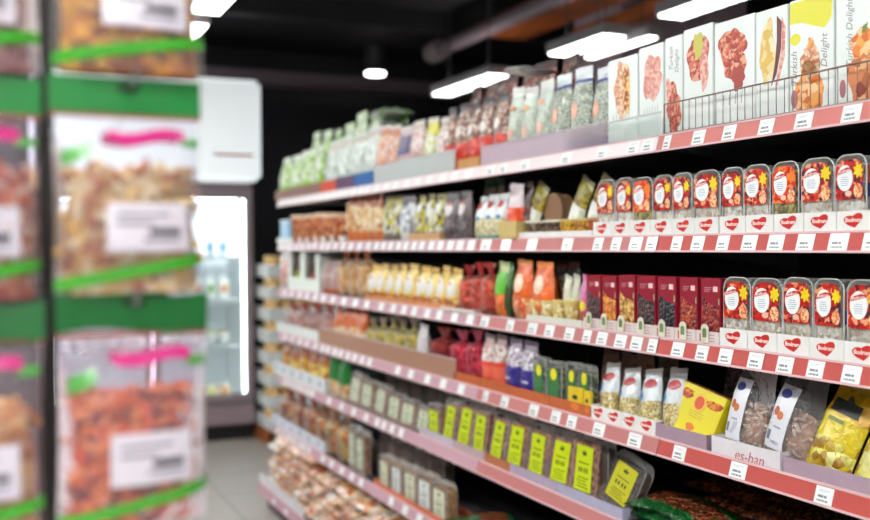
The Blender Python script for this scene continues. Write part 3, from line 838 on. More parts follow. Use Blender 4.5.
# --- shelf 2 and 3: nut tubs in trays with red hearts
def tubs(s, edges, tops, variants, trayh, hb):
    for i, (a, b) in enumerate(edges):
        X = XS[s]+.024
        ya, yb = span(a, b, X); yc = (ya+yb)/2
        v = Vector((X, yc, DECK[s]))-EYE; pxm = 435+F*v.dot(r2)/v.dot(fw)
        h = at(pxm, X, tops[0]+(tops[1]-tops[0])*(pxm-edges[0][0])/(edges[-1][1]-edges[0][0])).z-DECK[s]
        place('nut_tub', tub(q((ya-yb)*.96, .002), q(h, .004), .07, variants[i % len(variants)]), (X+.036, yc, DECK[s]+.0028), 'clear nut tub with red label on the %s shelf' % SN[s], 'nut tub', 'nut tubs on the %s shelf' % SN[s], -yc, yaw=rnd.uniform(-.05, .05))
e2 = [(596, 615), (616, 631), (632, 652), (653.5, 671), (672, 691), (693, 718), (721, 742), (743, 769), (771, 798), (800, 832), (834, 866), (869, 906)]
tubs(2, e2, (183, 152), [1, 0, 2, 0, 0, 1, 0, 1, 2, 1, 0, 1], 0, 0)
trayrow(2, 593, 672, 4, .040, 'white heart logo tray under a nut tub, second shelf', logo='heart', d=.15, hb=.06)
trayrow(2, 672, 718.5, 2, .040, 'white heart logo tray under a nut tub, second shelf', logo='heart', d=.15, hb=.06)
trayrow(2, 719.5, 910, 6, .040, 'white heart logo tray under a nut tub, second shelf', logo='heart', d=.15, hb=.06)
e3 = [(722, 749), (751, 780), (782, 811), (813, 843), (846, 880)]
tubs(3, e3, (279, 282), [1, 0, 0, 1, 1], 0, 0)
trayrow(3, 719.5, 882, 5, .042, 'white heart logo tray under a nut tub, third shelf', logo='heart', d=.15, hb=.06)

# --- shelf 3: wine-red window boxes
nutsets = [[(70, 44, 48), (98, 62, 60), (50, 34, 40)], [(206, 140, 50), (226, 170, 70), (180, 100, 40)], [(196, 160, 90), (222, 190, 120), (160, 110, 50)], [(66, 44, 46), (90, 60, 56), (48, 32, 40)],
           [(44, 36, 48), (60, 48, 60), (30, 26, 34)], [(160, 70, 44), (186, 96, 60), (120, 46, 36)], [(140, 46, 36), (166, 70, 50), (110, 34, 32)]]
descr = ['dark raisins', 'golden sultanas', 'shelled walnuts', 'brown dates', 'black prunes', 'dried apricots', 'dried red fruit']
for (a, b), ns, ds in zip([(585, 600), (600.5, 616), (617, 634.5), (635, 655), (656, 675.5), (678, 697), (699, 720)], nutsets, descr):
    X = XS[3]+.024; ya, yb = span(a, b, X); yc = (ya+yb)/2
    h = at((a+b)/2, X, 276+(a-585)*.035).z-DECK[3]
    place('window_box', window_box(q((ya-yb)*.95, .002), q(h), .05, ns), (X+.028, yc, DECK[3]+.0025), 'wine-red carton whose window shows %s' % ds, 'food box', 'wine-red window boxes on the third shelf', -yc, yaw=rnd.uniform(-.02, .02))
trayrow(3, 583, 719, 7, .030, 'white printed tray under a wine-red window box', logo='stamps', d=.12, hb=.05, colour=(226, 216, 214))
# small green and cream paper clips standing on these trays
for i, px in enumerate((589, 604, 621, 641, 662, 683, 705)):
    X = XS[3]+.016; p = at(px, X)
    k = CACHE.get('clip')
    if not k:
        a = MB(); a.prism(round_top(.026, .044, .0125, z0=0), -.0008, .0008)
        b = MB(); b.prism(round_top(.014, .034, .006, z0=.012), -.0012, -.0008)
        k = CACHE['clip'] = [('card', a.mesh('card', M((216, 214, 196), .5))), ('printed_leaf', b.mesh('printed_leaf', M((110, 130, 80), .5)))]
    place('tray_clip', k, (X-.0022+.0008, p.y, DECK[3]+.004), 'cream and green arched card before the wine-red boxes', 'card', 'arched cards on the window box trays', -p.y)

# --- shelf 1: big white boxes with printed fruit
BW = M((234, 240, 238), .35, coat=.3)
def big(pts, k=1.22):
    cx = sum(p[0] for p in pts)/len(pts); cz = sum(p[1] for p in pts)/len(pts)
    kk = k if len(pts) == 26 else 1
    return [(max(-.48, min(.48, cx+(x-cx)*kk)), max(.03, min(.98, cz+(z-cz)*kk))) for x, z in pts]

def bigbox(w, h, d, pic, words_, seed=0):
    b = MB(); b.box(-w/2, w/2, -d/2, d/2, 0, h)
    y = -d/2; subs = []
    for (nm, pts, mat, yy) in pic:
        k = MB(); k.prism([(x*w, z*h) for x, z in big(pts)], y-yy, y); subs.append((nm, k.mesh(nm, mat)))
    for (t, sz, x, z, ang) in words_:
        subs.append(('lettering', moved(text_mesh(t, sz, M((150, 148, 152), .5), .0001, shear=.35), x*w, y-.0006, z*h, roty=ang)))
    k = MB(); k.box(-w/2+.002, w/2-.002, -d/2+.002, d/2-.002, h, h+.001)
    return [('carton', b.mesh('carton', BW, bevel=.0015), subs), ('top_flap', k.mesh('top_flap', BW))]
def rag(cx, cz, rx, rz, n=26, amp=.22, sd=0):
    return [(cx+rx*cos(2*pi*i/n)*(1+amp*noise.noise((cos(2*pi*i/n)*1.7+sd, sin(2*pi*i/n)*1.7, sd*3.3))*2), cz+rz*sin(2*pi*i/n)*(1+amp*noise.noise((cos(2*pi*i/n)*1.7+sd, sin(2*pi*i/n)*1.7, sd*3.3))*2)) for i in range(n)]
dt = NUT([(190, 100, 84), (212, 134, 112), (172, 80, 68), (230, 180, 156)], 120, bump=.2)
cream = NUT([(232, 200, 170), (222, 170, 140), (240, 222, 200), (206, 150, 120)], 130, bump=.2)
orange = NUT([(226, 150, 80), (236, 180, 110), (214, 130, 60), (244, 210, 170)], 70, bump=.2)
choc = M((104, 44, 44), .4); pink = NUT([(228, 178, 168), (236, 200, 190), (218, 154, 144)], 120, bump=.2)
cara = NUT([(206, 130, 70), (232, 196, 140), (170, 90, 40), (240, 220, 160)], 110, bump=.2)
scr = M((150, 148, 152), .5)
def scribble(x0, x1, z0, n=6):
    return [('fine_writing', [(x0+(x1-x0)*(i+.1)/n, z0), (x0+(x1-x0)*(i+.22)/n, z0), (x0+(x1-x0)*(i+.35)/n, z0+.10+.03*(i % 2)), (x0+(x1-x0)*(i+.25)/n, z0+.10)], scr, .0004) for i in range(n)]
yel = M((226, 222, 40), .35)
boxes = [
 (607.5, 637.5, 54, 'white gift box with a brown nut bar picture', [('printed_fruit', rag(.0, .66, .24, .26, sd=1), cream, .0005), ('printed_nuts', rag(.14, .60, .10, .24, sd=2), cara, .0008)]+scribble(-.34, .3, .26), []),
 (638.5, 663.5, 42, 'white gift box with a pale pink sweet picture', [('printed_sweet', rag(.05, .66, .32, .20, sd=3), pink, .0005)]+scribble(-.3, .35, .24), []),
 (664.5, 682, 33, 'white gift box with script above red sweets by the wire fence', [('printed_sweet', rag(.05, .26, .34, .20, sd=4), dt, .0005), ('printed_sweet', rag(-.3, .48, .12, .1, sd=6), pink, .0006)], [('Turkish', .020, -.12, .78, -pi/2), ('Delight', .020, .2, .74, -pi/2)]),
 (683, 712, 23, 'white gift box with a printed pink and lime sweet cluster', [('printed_sweet', rag(.0, .70, .30, .19, sd=5), dt, .0005), ('printed_fruit', rag(.02, .82, .14, .10, sd=8), M((206, 200, 90), .4), .0007), ('printed_sweet', rag(.22, .62, .12, .2, sd=9), pink, .0006)], []),
 (714, 754, 15, 'white gift box printed with red dried fruit slices', [('printed_fruit', rag(-.04, .74, .30, .15, sd=6), dt, .0005), ('printed_fruit', rag(.02, .57, .22, .11, sd=7), dt, .0006), ('printed_fruit', rag(.10, .44, .13, .09, sd=8), M((170, 60, 50), .4), .0009)]+scribble(-.3, .3, .20, 4), []),
 (755, 787, 5, 'white gift box printed with banana and chocolate', [('printed_banana', rag(-.12, .62, .22, .24, sd=9), NUT([(236, 220, 170), (240, 232, 200), (226, 196, 120)], 50, bump=.1), .0005), ('printed_chocolate', [(.18, .92), (.32, .86), (.30, .62), (.16, .40), (.0, .30), (.12, .50), (.18, .70)], choc, .0009), ('printed_wrapper', [(.33, .9), (.44, .8), (.42, .55), (.2, .3), (.12, .28), (.32, .6)], pink, .0007)], []),
 (788.5, 833, -8, 'white gift box with a yellow printed top and orange sweets', [('printed_sweet', rag(-.05, .20, .24, .20, sd=10), orange, .0005), ('printed_sweet', rag(-.04, .45, .17, .12, sd=11), cream, .0005), ('yellow_print', [(-.5, .80), (-.2, .79), (.05, .74), (.3, .70), (.46, .78), (.5, .999), (-.5, .999)], yel, .0006), ('yellow_dot', disc_pts(.12, .05, -.36, .66), yel, .0009), ('oval_stamp', disc_pts(.08, .08, -.38, .14), M((176, 110, 120), .5), .0007), ('printed_sweet', rag(.0, .60, .06, .04, sd=2), orange, .0007)], [('Turkish', .024, -.38, .40, -pi/2), ('Delight', .024, .30, .50, -pi/2)]),
 (834.5, 888, -18, 'white gift box with a carrot coloured sweet tower by the frame edge', [('printed_sweet', rag(.10, .22, .28, .24, sd=12), NUT([(190, 120, 80), (214, 150, 110), (150, 70, 50), (226, 190, 150)], 50, bump=.2), .0005), ('printed_fruit', rag(.0, .52, .18, .10, sd=13), orange, .0006), ('green_leaf', [(.0, .60), (.08, .60), (.12, .68), (.04, .66)], M((110, 140, 60), .5), .0008), ('oval_stamp', disc_pts(.06, .08, -.36, .16), M((176, 110, 120), .5), .0007)], [('Turkish Delight', .022, -.22, .62, -pi/2)]),
]
for (a, b, yt, base, pic, wd) in boxes:
    X = XS[1]+.045; ya, yb = span(a, b, X); yc = (ya+yb)/2
    h = at((a+b)/2, X, yt+4).z-DECK[1]
    w = (ya-yb)
    place('gift_box', bigbox(w*.985, h, .075, pic, wd), (X+.04, yc, DECK[1]+.001), base.replace('right', 'far').replace('by the frame edge', 'nearest the near end'), 'gift box', 'white gift boxes on the top shelf', -yc, yaw=rnd.uniform(-.015, .015))
# wire fence along the near bay
def wire_fence():
    X = XS[1]+.022; y1, y0 = at(664.5, X).y, 1.01
    r = bpy.data.objects.new('wire_fence', None); col.objects.link(r); r.location = (X, y1, DECK[1])
    ch = M((150, 120, 112), .3, 1)
    H = .078
    k = MB(); k.tube((0, 0, H), (0, y0-y1, H), .0019, 6); k.tube((0, 0, .004), (0, y0-y1, .004), .0019, 6); k.tube((0, 0, 0), (0, 0, H), .0019, 6)
    k.tube((0, y0-y1, 0), (0, y0-y1, H), .0019, 6)
    link('frame', k.mesh('frame', ch, True), r)
    n = int((y1-y0)/.0235)
    for i in range(1, n):
        k = CACHE.get('wire')
        if not k: kk = MB(); kk.tube((0, 0, .004), (0, 0, H), .0010, 5); k = CACHE['wire'] = kk.mesh('upright_wire', ch, True)
        link('upright_wire', k, r, loc=(0, -(y1-y0)*i/n, 0))
    tag(r, 'low chrome wire fence in front of the white gift boxes', 'shelf fence')
wire_fence()
def guard(s, px0, px1, h, tint, haze, base, lift=.0, X_=.008):
    X = XS[s]+.008+X_; ya, yb = span(px0, px1, X); L_ = ya-yb
    r = bpy.data.objects.new('shelf_guard', None); col.objects.link(r); r.location = (X, yb, DECK[s]+.0008)
    k = MB(); k.box(0, .002, 0, L_, 0, h); link('plastic_strip', k.mesh('plastic_strip', FILM(tint, haze, .2, 0)), r)
    k = MB(); k.box(-.001, .003, 0, L_, h, h+.003); link('top_edge', k.mesh('top_edge', M((206, 200, 206), .3)), r)
    tag(r, base, 'shelf guard', 'plastic guards along the shelf fronts', px0)
guard(1, 481, 607, .062, (244, 236, 242), .1, 'clear lilac plastic guard before the floral bags, top shelf')
guard(1, 608, 661, .058, (244, 248, 246), .15, 'clear plastic guard before the nut bar and pink sweet boxes')
guard(1, 374, 455, .075, (242, 246, 246), .3, 'milky plastic guard in the middle bay of the top shelf')
guard(4, 318, 455, .075, (232, 208, 194), .12, 'brownish see-through plastic guard on the fourth shelf')

# --- shelf 1, the rest
def P(*a, **k): return (a, k)
floral = P([(0, (120, 112, 150)), (.14, (206, 214, 206)), (.80, (90, 90, 160)), (.84, (226, 232, 236))], (.14, .80, [(206, 214, 200), (180, 190, 176), (222, 226, 214), (150, 160, 150), (214, 220, 208)]), scale=160, wob=.03, crinkle=.3)
floral2 = P([(0, (214, 180, 172)), (.12, (214, 222, 214)), (.85, (236, 238, 236))], (.12, .7, [(214, 222, 210), (190, 200, 186), (226, 230, 220)]), scale=150, wob=.03, crinkle=.3)
def b_floral(w, h, d, i): return pouch(w, h, d, floral, oval=[(.22, .62, .38, .58, (232, 160, 130)), (.3, .52, .43, .53, (240, 190, 160))], seal=(228, 232, 238), seed=i)
def b_floral2(w, h, d, i): return pouch(w, h, d, floral2, oval=[(.3, .7, .30, .46, (226, 178, 160)), (.2, .7, .68, .76, (230, 170, 120))], seal=(238, 238, 236), seed=i)
row(1, 547, 607, 3, 75, 64, b_floral, 'white floral bag with blue printed top on the top shelf', 'food bag', 'floral_bag', back=.012, d=.06, yj=.04)
row(1, 503, 547, 3, 92, 79, b_floral2, 'white floral bag without blue print on the top shelf', 'food bag', 'floral_bag', back=.012, d=.06, yj=.04)
redbrown = P([(0, (206, 64, 34)), (.42, (190, 150, 130)), (.86, (60, 44, 46))], (.42, .86, [(196, 160, 140), (150, 110, 100), (226, 210, 200), (110, 70, 60)]), scale=60, wob=.1)
row(1, 440, 503, 5, 110, 92, lambda w, h, d, i: pouch(w, h, d, redbrown, seal=(52, 42, 46), oval=[(.25, .75, .5, .66, (236, 226, 220))], seed=i), 'orange-red based bag with dark seal, top shelf', 'food bag', 'snack_bag', back=.01, d=.06, yj=.12)
brn = P([(0, (120, 80, 70)), (.5, (90, 50, 46)), (.9, (110, 50, 40))], (.2, .95, [(120, 80, 70), (160, 60, 40), (190, 170, 160), (70, 50, 50)]), scale=50, wob=.15)
row(1, 452, 562, 6, 90, 50, lambda w, h, d, i: pouch(w, h, d, brn, seal=(70, 36, 34), seed=i), 'dark brown and red bag standing behind the floral bags', 'food bag', 'snack_bag', back=.13, d=.07, yj=.2, tilt=.12)
lyg = P([(0, (150, 146, 146)), (.3, (200, 200, 198)), (.7, (120, 50, 50))], None, wob=.1)
place('snack_bag', pouch(.13, .20, .03, lyg, seal=(110, 40, 44), stand=False), (1.60, at(566, 1.62).y+.08, at(566, 1.62, 66).z), 'grey and maroon bag lying across the floral bags', 'food bag', key=0, tilt=1.45, yaw=pi/2+.1)
mix = [P([(0, (60, 50, 60)), (.12, (216, 150, 110)), (.5, (226, 190, 170)), (.8, (196, 120, 80))], (.3, .7, [(230, 180, 150), (200, 120, 90), (240, 225, 215)]), scale=50, wob=.1),
       P([(0, (50, 40, 60)), (.14, (216, 190, 196)), (.45, (84, 60, 120)), (.8, (206, 190, 190))], None, wob=.12),
       P([(0, (50, 44, 60)), (.12, (214, 180, 176)), (.6, (222, 206, 204)), (.85, (200, 180, 170))], (.3, .8, [(226, 200, 196), (200, 160, 156), (238, 230, 228)]), scale=50, wob=.1),
       P([(0, (190, 190, 150)), (.3, (222, 224, 160)), (.7, (220, 214, 90)), (.9, (236, 226, 120))], (.2, .7, [(226, 230, 200), (200, 196, 90), (240, 240, 230)]), scale=50, wob=.1)]
mixn = ['orange and cream patterned bag behind the milky guard', 'purple and white bag behind the milky guard', 'pale pink bag behind the milky guard', 'yellow and white bag behind the milky guard']
for (a, b, n, yy, mi_) in ((374, 394, 2, 126, 0), (394, 407, 1, 128, 1), (407, 419, 1, 122, 2), (419, 432, 1, 117, 3), (432, 446, 1, 120, 2)):
    row(1, a, b, n, yy, yy-3, lambda w, h, d, i, mi_=mi_: pouch(w, h, d, mix[mi_], seal=(214, 206, 204), seed=i), mixn[mi_], 'food bag', 'snack_bag', back=.012, d=.07, yj=.1)
green = P([(0, (196, 204, 196)), (.2, (156, 186, 70)), (.45, (206, 224, 190)), (.7, (160, 200, 100)), (.88, (226, 234, 224))], (.3, .85, [(214, 228, 200), (156, 186, 70), (236, 240, 232), (180, 210, 130)]), scale=34, wob=.14)
row(1, 277, 320, 4, 157, 148, lambda w, h, d, i: pouch(w, h, d, green, seal=(226, 236, 220), seed=i), 'green and white bag, front row, top shelf', 'food bag', 'produce_bag', back=.0, d=.08, yj=.16, jit=.07, fill=.88)
row(1, 322, 374, 4, 146, 128, lambda w, h, d, i: pouch(w, h, d, P([(0, (196, 206, 204)), (.5, (222, 228, 224)), (.8, (200, 190, 180))], (.3, .8, [(214, 222, 216), (190, 200, 190), (234, 238, 236)]), scale=34, wob=.1), seal=(214, 220, 216), seed=i), 'pale silver bag, front row, top shelf', 'food bag', 'produce_bag', back=.0, d=.08, yj=.16, jit=.07, fill=.88)
row(1, 303, 372, 6, 138, 104, lambda w, h, d, i: pouch(w, h, d, green, seal=(210, 226, 190), seed=i), 'green and white bag, taller back row, top shelf', 'food bag', 'produce_bag', back=.11, d=.08, yj=.16, jit=.07, tilt=.05, fill=.88)
row(1, 372, 403, 3, 108, 112, lambda w, h, d, i: pouch(w, h, d, P([(0, (90, 100, 80)), (.5, (60, 80, 60)), (.8, (90, 130, 60))], None, wob=.1), seal=(90, 130, 70), seed=i), 'dark green bag, back row, top shelf', 'food bag', 'produce_bag', back=.13, d=.07, yj=.1)
place('produce_bag', pouch(.16, .30, .05, P([(0, (200, 206, 196)), (.25, (120, 160, 60)), (.4, (206, 206, 200)), (.8, (130, 170, 70))], None, wob=.05), seal=(120, 150, 60), stand=False), (1.70, at(405, 1.70).y, at(386, 1.70, 119).z), 'grey-green bag lying on top of the dark green bags', 'food bag', key=1, tilt=1.5, yaw=pi/2)
trayrow(1, 275.5, 320, 3, .055, 'brown display tray under the green bags on the top shelf', colour=(150, 120, 108), d=.1)
trayrow(1, 320.5, 336, 1, .055, 'orange-red display tray at the far end of the top shelf', colour=(206, 96, 70), d=.1)
trayrow(1, 336.5, 354, 1, .06, 'purple display tray at the far end of the top shelf', colour=(110, 80, 110), d=.1)
trayrow(1, 354.5, 373, 1, .06, 'blue display tray at the far end of the top shelf', colour=(40, 112, 170), d=.1)
trayrow(1, 458, 479, 1, .035, 'tan cardboard tray at the joint of the top shelf', colour=(204, 160, 106), d=.14, back=-.004)

# --- shelf 2, the rest
place('storage_tub', [('box_body', (lambda k: (k.box(-.09, .09, -.06, .06, 0, .10), k.mesh('box_body', M((150, 190, 220), .4), bevel=.006))[1])(MB())), ('lid', (lambda k: (k.box(-.094, .094, -.064, .064, .10, .112), k.mesh('lid', M((206, 220, 226), .4), bevel=.003))[1])(MB()))],
      (XF+.07, at(283, XF).y, DECK[2]+.022), 'pale blue box at the fridge end of the second shelf', 'box')
brown_fill = [(170, 90, 50), (206, 140, 90), (150, 60, 40), (226, 180, 140)]
row(2, 294, 343, 6, 216, 213, lambda w, h, d, i: cup(w*.49, h, brown_fill, (226, 190, 160)), 'small brown jar with a pale lid, second shelf', 'jar', 'snack_jar', d=.06, lift=.0022, back=.004)
trayrow(2, 277, 343, 3, .030, 'white tray of brown jars at the fridge end, second shelf', d=.15, colour=(224, 230, 226))
cream_or = P([(0, (210, 130, 70)), (.2, (222, 196, 150)), (.72, (180, 110, 70)), (.9, (150, 90, 60))], (.2, .72, [(228, 206, 160), (214, 170, 110), (236, 224, 196), (190, 130, 80)]), scale=40, wob=.1)
row(2, 344, 378, 5, 193, 193, lambda w, h, d, i: pouch(w, h, d, cream_or, seal=(170, 100, 66), seed=i), 'tall tan and cream bag on the second shelf', 'food bag', 'snack_bag', d=.06, yj=.1)
ys = P([(0, (130, 120, 110)), (.25, (200, 196, 120)), (.5, (210, 204, 196)), (.75, (196, 190, 60)), (.9, (110, 100, 90))], (.15, .85, [(214, 208, 180), (190, 180, 60), (110, 100, 96), (232, 232, 226), (204, 196, 40)]), scale=45, wob=.12)
sv = P([(0, (150, 150, 156)), (.3, (216, 220, 224)), (.8, (120, 116, 124))], (.3, .8, [(220, 224, 228), (160, 160, 170), (236, 238, 240)]), scale=40, wob=.1)
row(2, 379, 397, 2, 196, 196, lambda w, h, d, i: pouch(w, h, d, ys, seal=(120, 100, 80), seed=i), 'yellow and silver bag near the cream bags, second shelf', 'food bag', 'snack_bag', d=.06, yj=.1)
row(2, 397, 410, 1, 197, 197, lambda w, h, d, i: pouch(w, h, d, sv, seal=(130, 120, 130), lab=[(.2, .8, .02, .3, (232, 232, 230))], seed=i), 'silver bag with a white base label, second shelf', 'food bag', 'snack_bag', d=.06, yj=.1)
row(2, 411, 439, 3, 196, 192, lambda w, h, d, i: pouch(w, h, d, ys, seal=(160, 150, 100), oval=[(.5, .9, .6, .85, (226, 226, 220))], seed=i), 'yellow and silver bag in the tan tray, second shelf', 'food bag', 'snack_bag', d=.06, yj=.14, lift=.0022)
trayrow(2, 409, 439.5, 2, .028, 'tan cardboard tray of yellow and silver bags, second shelf', colour=(206, 172, 130), d=.1)
dk = P([(0, (96, 82, 84)), (.5, (116, 100, 104)), (.85, (90, 84, 88))], (.0, .5, [(96, 78, 80), (130, 112, 114), (70, 58, 62)]), scale=80, wob=.05)
row(2, 440, 468, 2, 192, 191, lambda w, h, d, i: pouch(w, h, d, dk, seal=(120, 112, 118), oval=[(.2, .8, .5, .78, (214, 206, 206)), (.4, .7, .72, .8, (196, 90, 84))], seed=i), 'dark clear bag with a round pale label, second shelf', 'food bag', 'nut_bag', d=.05, yj=.1)
wr_ = P([(0, (150, 190, 176)), (.06, (216, 214, 190)), (.45, (236, 240, 242)), (.92, (222, 224, 220))], (.06, .42, [(222, 214, 176), (206, 196, 150), (236, 230, 206)]), scale=90, wob=.04)
row(2, 470, 500, 3, 197, 195, lambda w, h, d, i: pouch(w, h, d, wr_, oval=[(.25, .8, .68, .84, (200, 50, 44)), (.4, .8, .42, .52, (50, 120, 190))], seal=(226, 226, 224), seed=i), 'white seed bag with red oval and blue badge, second shelf', 'food bag', 'seed_bag', d=.05, yj=.1, tilt=.1)
row(2, 478, 500, 2, 181, 178, lambda w, h, d, i: pouch(w, h, d, P([(0, (150, 90, 60)), (.6, (206, 196, 180)), (.85, (70, 110, 80))], None, wob=.1), seal=(90, 120, 90), seed=i), 'bag with green and tan top behind the white seed bags', 'food bag', 'snack_bag', d=.05, back=.11, yj=.1)
row(2, 502, 518, 1, 184, 184, lambda w, h, d, i: pouch(w, h, d, P([(0, (226, 214, 196)), (.3, (226, 96, 40)), (.55, (222, 208, 212)), (.9, (206, 196, 204))], None, wob=.04), seal=(210, 200, 206), seed=i), 'white bag with an orange band beside the seed bags', 'food bag', 'snack_bag', d=.05)
row(2, 520, 527, 1, 184, 184, lambda w, h, d, i: pouch(w, h, d, P([(0, (96, 40, 36)), (.6, (74, 40, 40))], None), seal=(70, 40, 40), seed=i), 'narrow dark maroon bag on the second shelf', 'food bag', 'snack_bag', d=.05, back=.02)
trayrow(2, 499, 516, 1, .055, 'plain tan carton beside the seed bags on the second shelf', colour=(214, 194, 140), d=.05, hb=.055, back=-.012)
# leaning packs
olive = P([(0, (226, 226, 216)), (.45, (232, 232, 224)), (.6, (160, 150, 70)), (.9, (120, 110, 60))], (.5, .7, [(196, 180, 60), (170, 150, 60), (120, 100, 50)]), scale=90, wob=.02)
for (a, b, nm) in ((524, 541, 'beside the maroon bag'), (567, 584, 'behind the small cups'), (587, 603, 'behind the first nut tubs')):
    X = XS[2]+.07; ya, yb = span(a, b, X); yc = (ya+yb)/2
    place('leaning_pack', pouch(.075, .17, .03, olive, seal=(120, 110, 70), stand=False, lab=[(.15, .85, .2, .5, (240, 240, 236))]), (X, yc+.02, DECK[2]+.018), 'white and olive pack leaning sideways ' + nm, 'food pack', 'olive and white packs leaning on the second shelf', a, roll=.45, tilt=.1)
r = bpy.data.objects.new('round_box', None); col.objects.link(r)
k = MB(); k.tube((-.0, -.022, .056), (0, .022, .056), .052, 28); k1 = MB(); k1.tube((0, -.026, .056), (0, -.010, .056), .055, 28)
r.matrix_world = Matrix.Translation((XS[2]+.11, at(560, XS[2]+.11).y, DECK[2]+.03)) @ Matrix.Rotation(-pi/2, 4, 'Z')
link('box_body', k.mesh('box_body', M((170, 130, 96), .5)), r); link('lid', k1.mesh('lid', M((150, 112, 84), .5)), r)
tag(r, 'round tan box standing on edge behind the small cups', 'box')
cupc = [([(120, 100, 90), (160, 140, 120), (90, 70, 60)], (226, 222, 200)), ([(190, 150, 50), (220, 180, 80), (160, 110, 40)], (206, 196, 130)), ([(150, 70, 36), (190, 100, 50), (120, 50, 30)], (196, 150, 100))]
for i, (a, b, ci, nm) in enumerate(((520, 535, 0, 'grey'), (537, 553, 0, 'grey'), (554, 569, 1, 'gold'), (570, 584, 1, 'gold'), (585, 594, 2, 'brown'))):
    X = XS[2]+.026; ya, yb = span(a, b, X); rr = (ya-yb)/2*.97
    place('snack_cup', cup(q(rr, .001), .052, *cupc[ci]), (X+rr, (ya+yb)/2, DECK[2]+.003), 'small round cup of %s contents in the low white tray' % nm, 'cup', 'small round cups on the second shelf', a)
trayrow(2, 515, 592, 3, .018, 'low white tray under the small round cups, second shelf', d=.13, hb=.03)

# --- shelf 3, the rest
row(3, 277, 287, 1, 252, 252, lambda w, h, d, i: pouch(w, h, d, P([(0, (216, 200, 190)), (.4, (180, 90, 70)), (.8, (160, 110, 100))], (.2, .8, [(206, 120, 96), (226, 200, 190), (170, 80, 60)]), scale=34), seed=i), 'red and cream bag at the fridge end of the third shelf', 'food bag', 'snack_bag', d=.06)
def showcarton(w, h, d, inner, side=(234, 240, 234)):
    k = MB(); t = .004
    k.box(-w/2, w/2, -d/2, d/2, 0, t); k.box(-w/2, w/2, -d/2, -d/2+t, t, h*.33)
    for s in (-1, 1): k.box(s*w/2-(t if s > 0 else 0), s*w/2+(0 if s > 0 else t), -d/2, d/2, t, h)
    k.box(-w/2, -w/2+w*.2, -d/2, -d/2+t, h*.33, h); k.box(w/2-w*.2, w/2, -d/2, -d/2+t, h*.33, h); k.box(-w/2, w/2, d/2-t, d/2, t, h); k.box(-w/2, w/2, -d/2, d/2, h, h+t)
    return [('carton', k.mesh('carton', M(side, .5)))]
row(3, 288, 317, 2, 253, 253, lambda w, h, d, i: showcarton(w, h, d, None), 'white display carton with a cut-out front, third shelf', 'display carton', 'display_carton', d=.14, fill=1.0)
for s_, (a, b, c) in enumerate(((291, 301, (190, 190, 70)), (305, 314, (170, 110, 100)))):
    row(3, a, b, 1, 256, 256, lambda w, h, d, i, c=c: pouch(w, h, d, P([(0, c), (.5, (90, 60, 50)), (.8, (60, 40, 40))], None, wob=.1), seed=i), ['lime and brown bag', 'dusty pink bag'][s_]+' inside a white display carton, third shelf', 'food bag', 'snack_bag', d=.05, back=.02, lift=.005)
row(3, 319, 335, 2, 262, 262, lambda w, h, d, i: pouch(w, h, d, P([(0, (206, 110, 60)), (.15, (190, 160, 154)), (.6, (150, 116, 110))], None, wob=.05), seal=(180, 150, 146), seed=i), 'dusty pink bag beside the display cartons, third shelf', 'food bag', 'snack_bag', d=.06)
wheat = [(232, 214, 170), (222, 196, 140), (240, 228, 200), (206, 170, 110)]
row(3, 335, 364, 3, 250, 247, lambda w, h, d, i: cello(w, h, d, wheat, tie=(200, 90, 50), film=(255, 240, 225), fill=.6, seed=i, topc=(206, 110, 60), scale=45), 'tied bag of pale nuts with an orange ruffle, third shelf', 'gift bag', 'tied_bag', d=.08, yj=.1)
yo = P([(0, (222, 176, 90)), (.2, (236, 214, 140)), (.85, (226, 184, 96))], (.0, .26, [(222, 160, 70), (240, 206, 130), (206, 130, 70), (244, 226, 190)]), scale=50, wob=.08)
def b_yo(w, h, d, i): return pouch(w, h, d, yo, oval=[(.08, .92, .24, .74, (228, 226, 220)), (.34, .62, .60, .68, (206, 100, 80))], seal=(230, 190, 110), seed=i)
row(3, 365, 411, 5, 265, 265, b_yo, 'golden bag with pale oval, farther tray, third shelf', 'food bag', 'snack_bag', d=.07, yj=.12, fill=1.04, lift=.0022)
row(3, 414, 453, 4, 267, 269, b_yo, 'golden bag with pale oval, nearer tray, third shelf', 'food bag', 'snack_bag', d=.07, yj=.12, fill=1.04, lift=.0022)
trayrow(3, 365, 412, 2, .020, 'low tan cardboard tray under golden bags, third shelf', colour=(214, 160, 120), d=.12)
trayrow(3, 413, 454, 1, .020, 'low tan cardboard tray under golden bags near the joint', colour=(214, 160, 120), d=.12)
trayrow(3, 440, 473, 1, .012, 'flat white tray at the third shelf joint', colour=(226, 220, 214), d=.10, back=-.012)
row(3, 456, 489, 3, 266, 263, lambda w, h, d, i: cello(w, h, d, [(222, 130, 90), (236, 180, 140), (200, 80, 50), (240, 210, 180)], tie=(180, 40, 40), film=(250, 190, 180), fill=.62, seed=i, topc=(170, 34, 38), scale=60), 'tied bag of roasted nuts with a red ruffle, third shelf', 'gift bag', 'tied_bag', d=.07, yj=.1)
row(3, 490, 502, 1, 262, 262, lambda w, h, d, i: pouch(w, h, d, P([(0, (226, 120, 30)), (.38, (110, 190, 50)), (.8, (196, 206, 150))], (.0, .36, [(230, 130, 40), (240, 160, 60), (206, 90, 30)]), scale=50, wob=.06), seal=(170, 180, 130), seed=i), 'green bag with an orange base, third shelf', 'food bag', 'snack_bag', d=.06)
row(3, 502, 506, 1, 262, 262, lambda w, h, d, i: pouch(w, h, d, P([(0, (40, 80, 30)), (.5, (60, 120, 50))], None), seed=i), 'thin dark green bag beside the orange bags', 'food bag', 'snack_bag', d=.05)
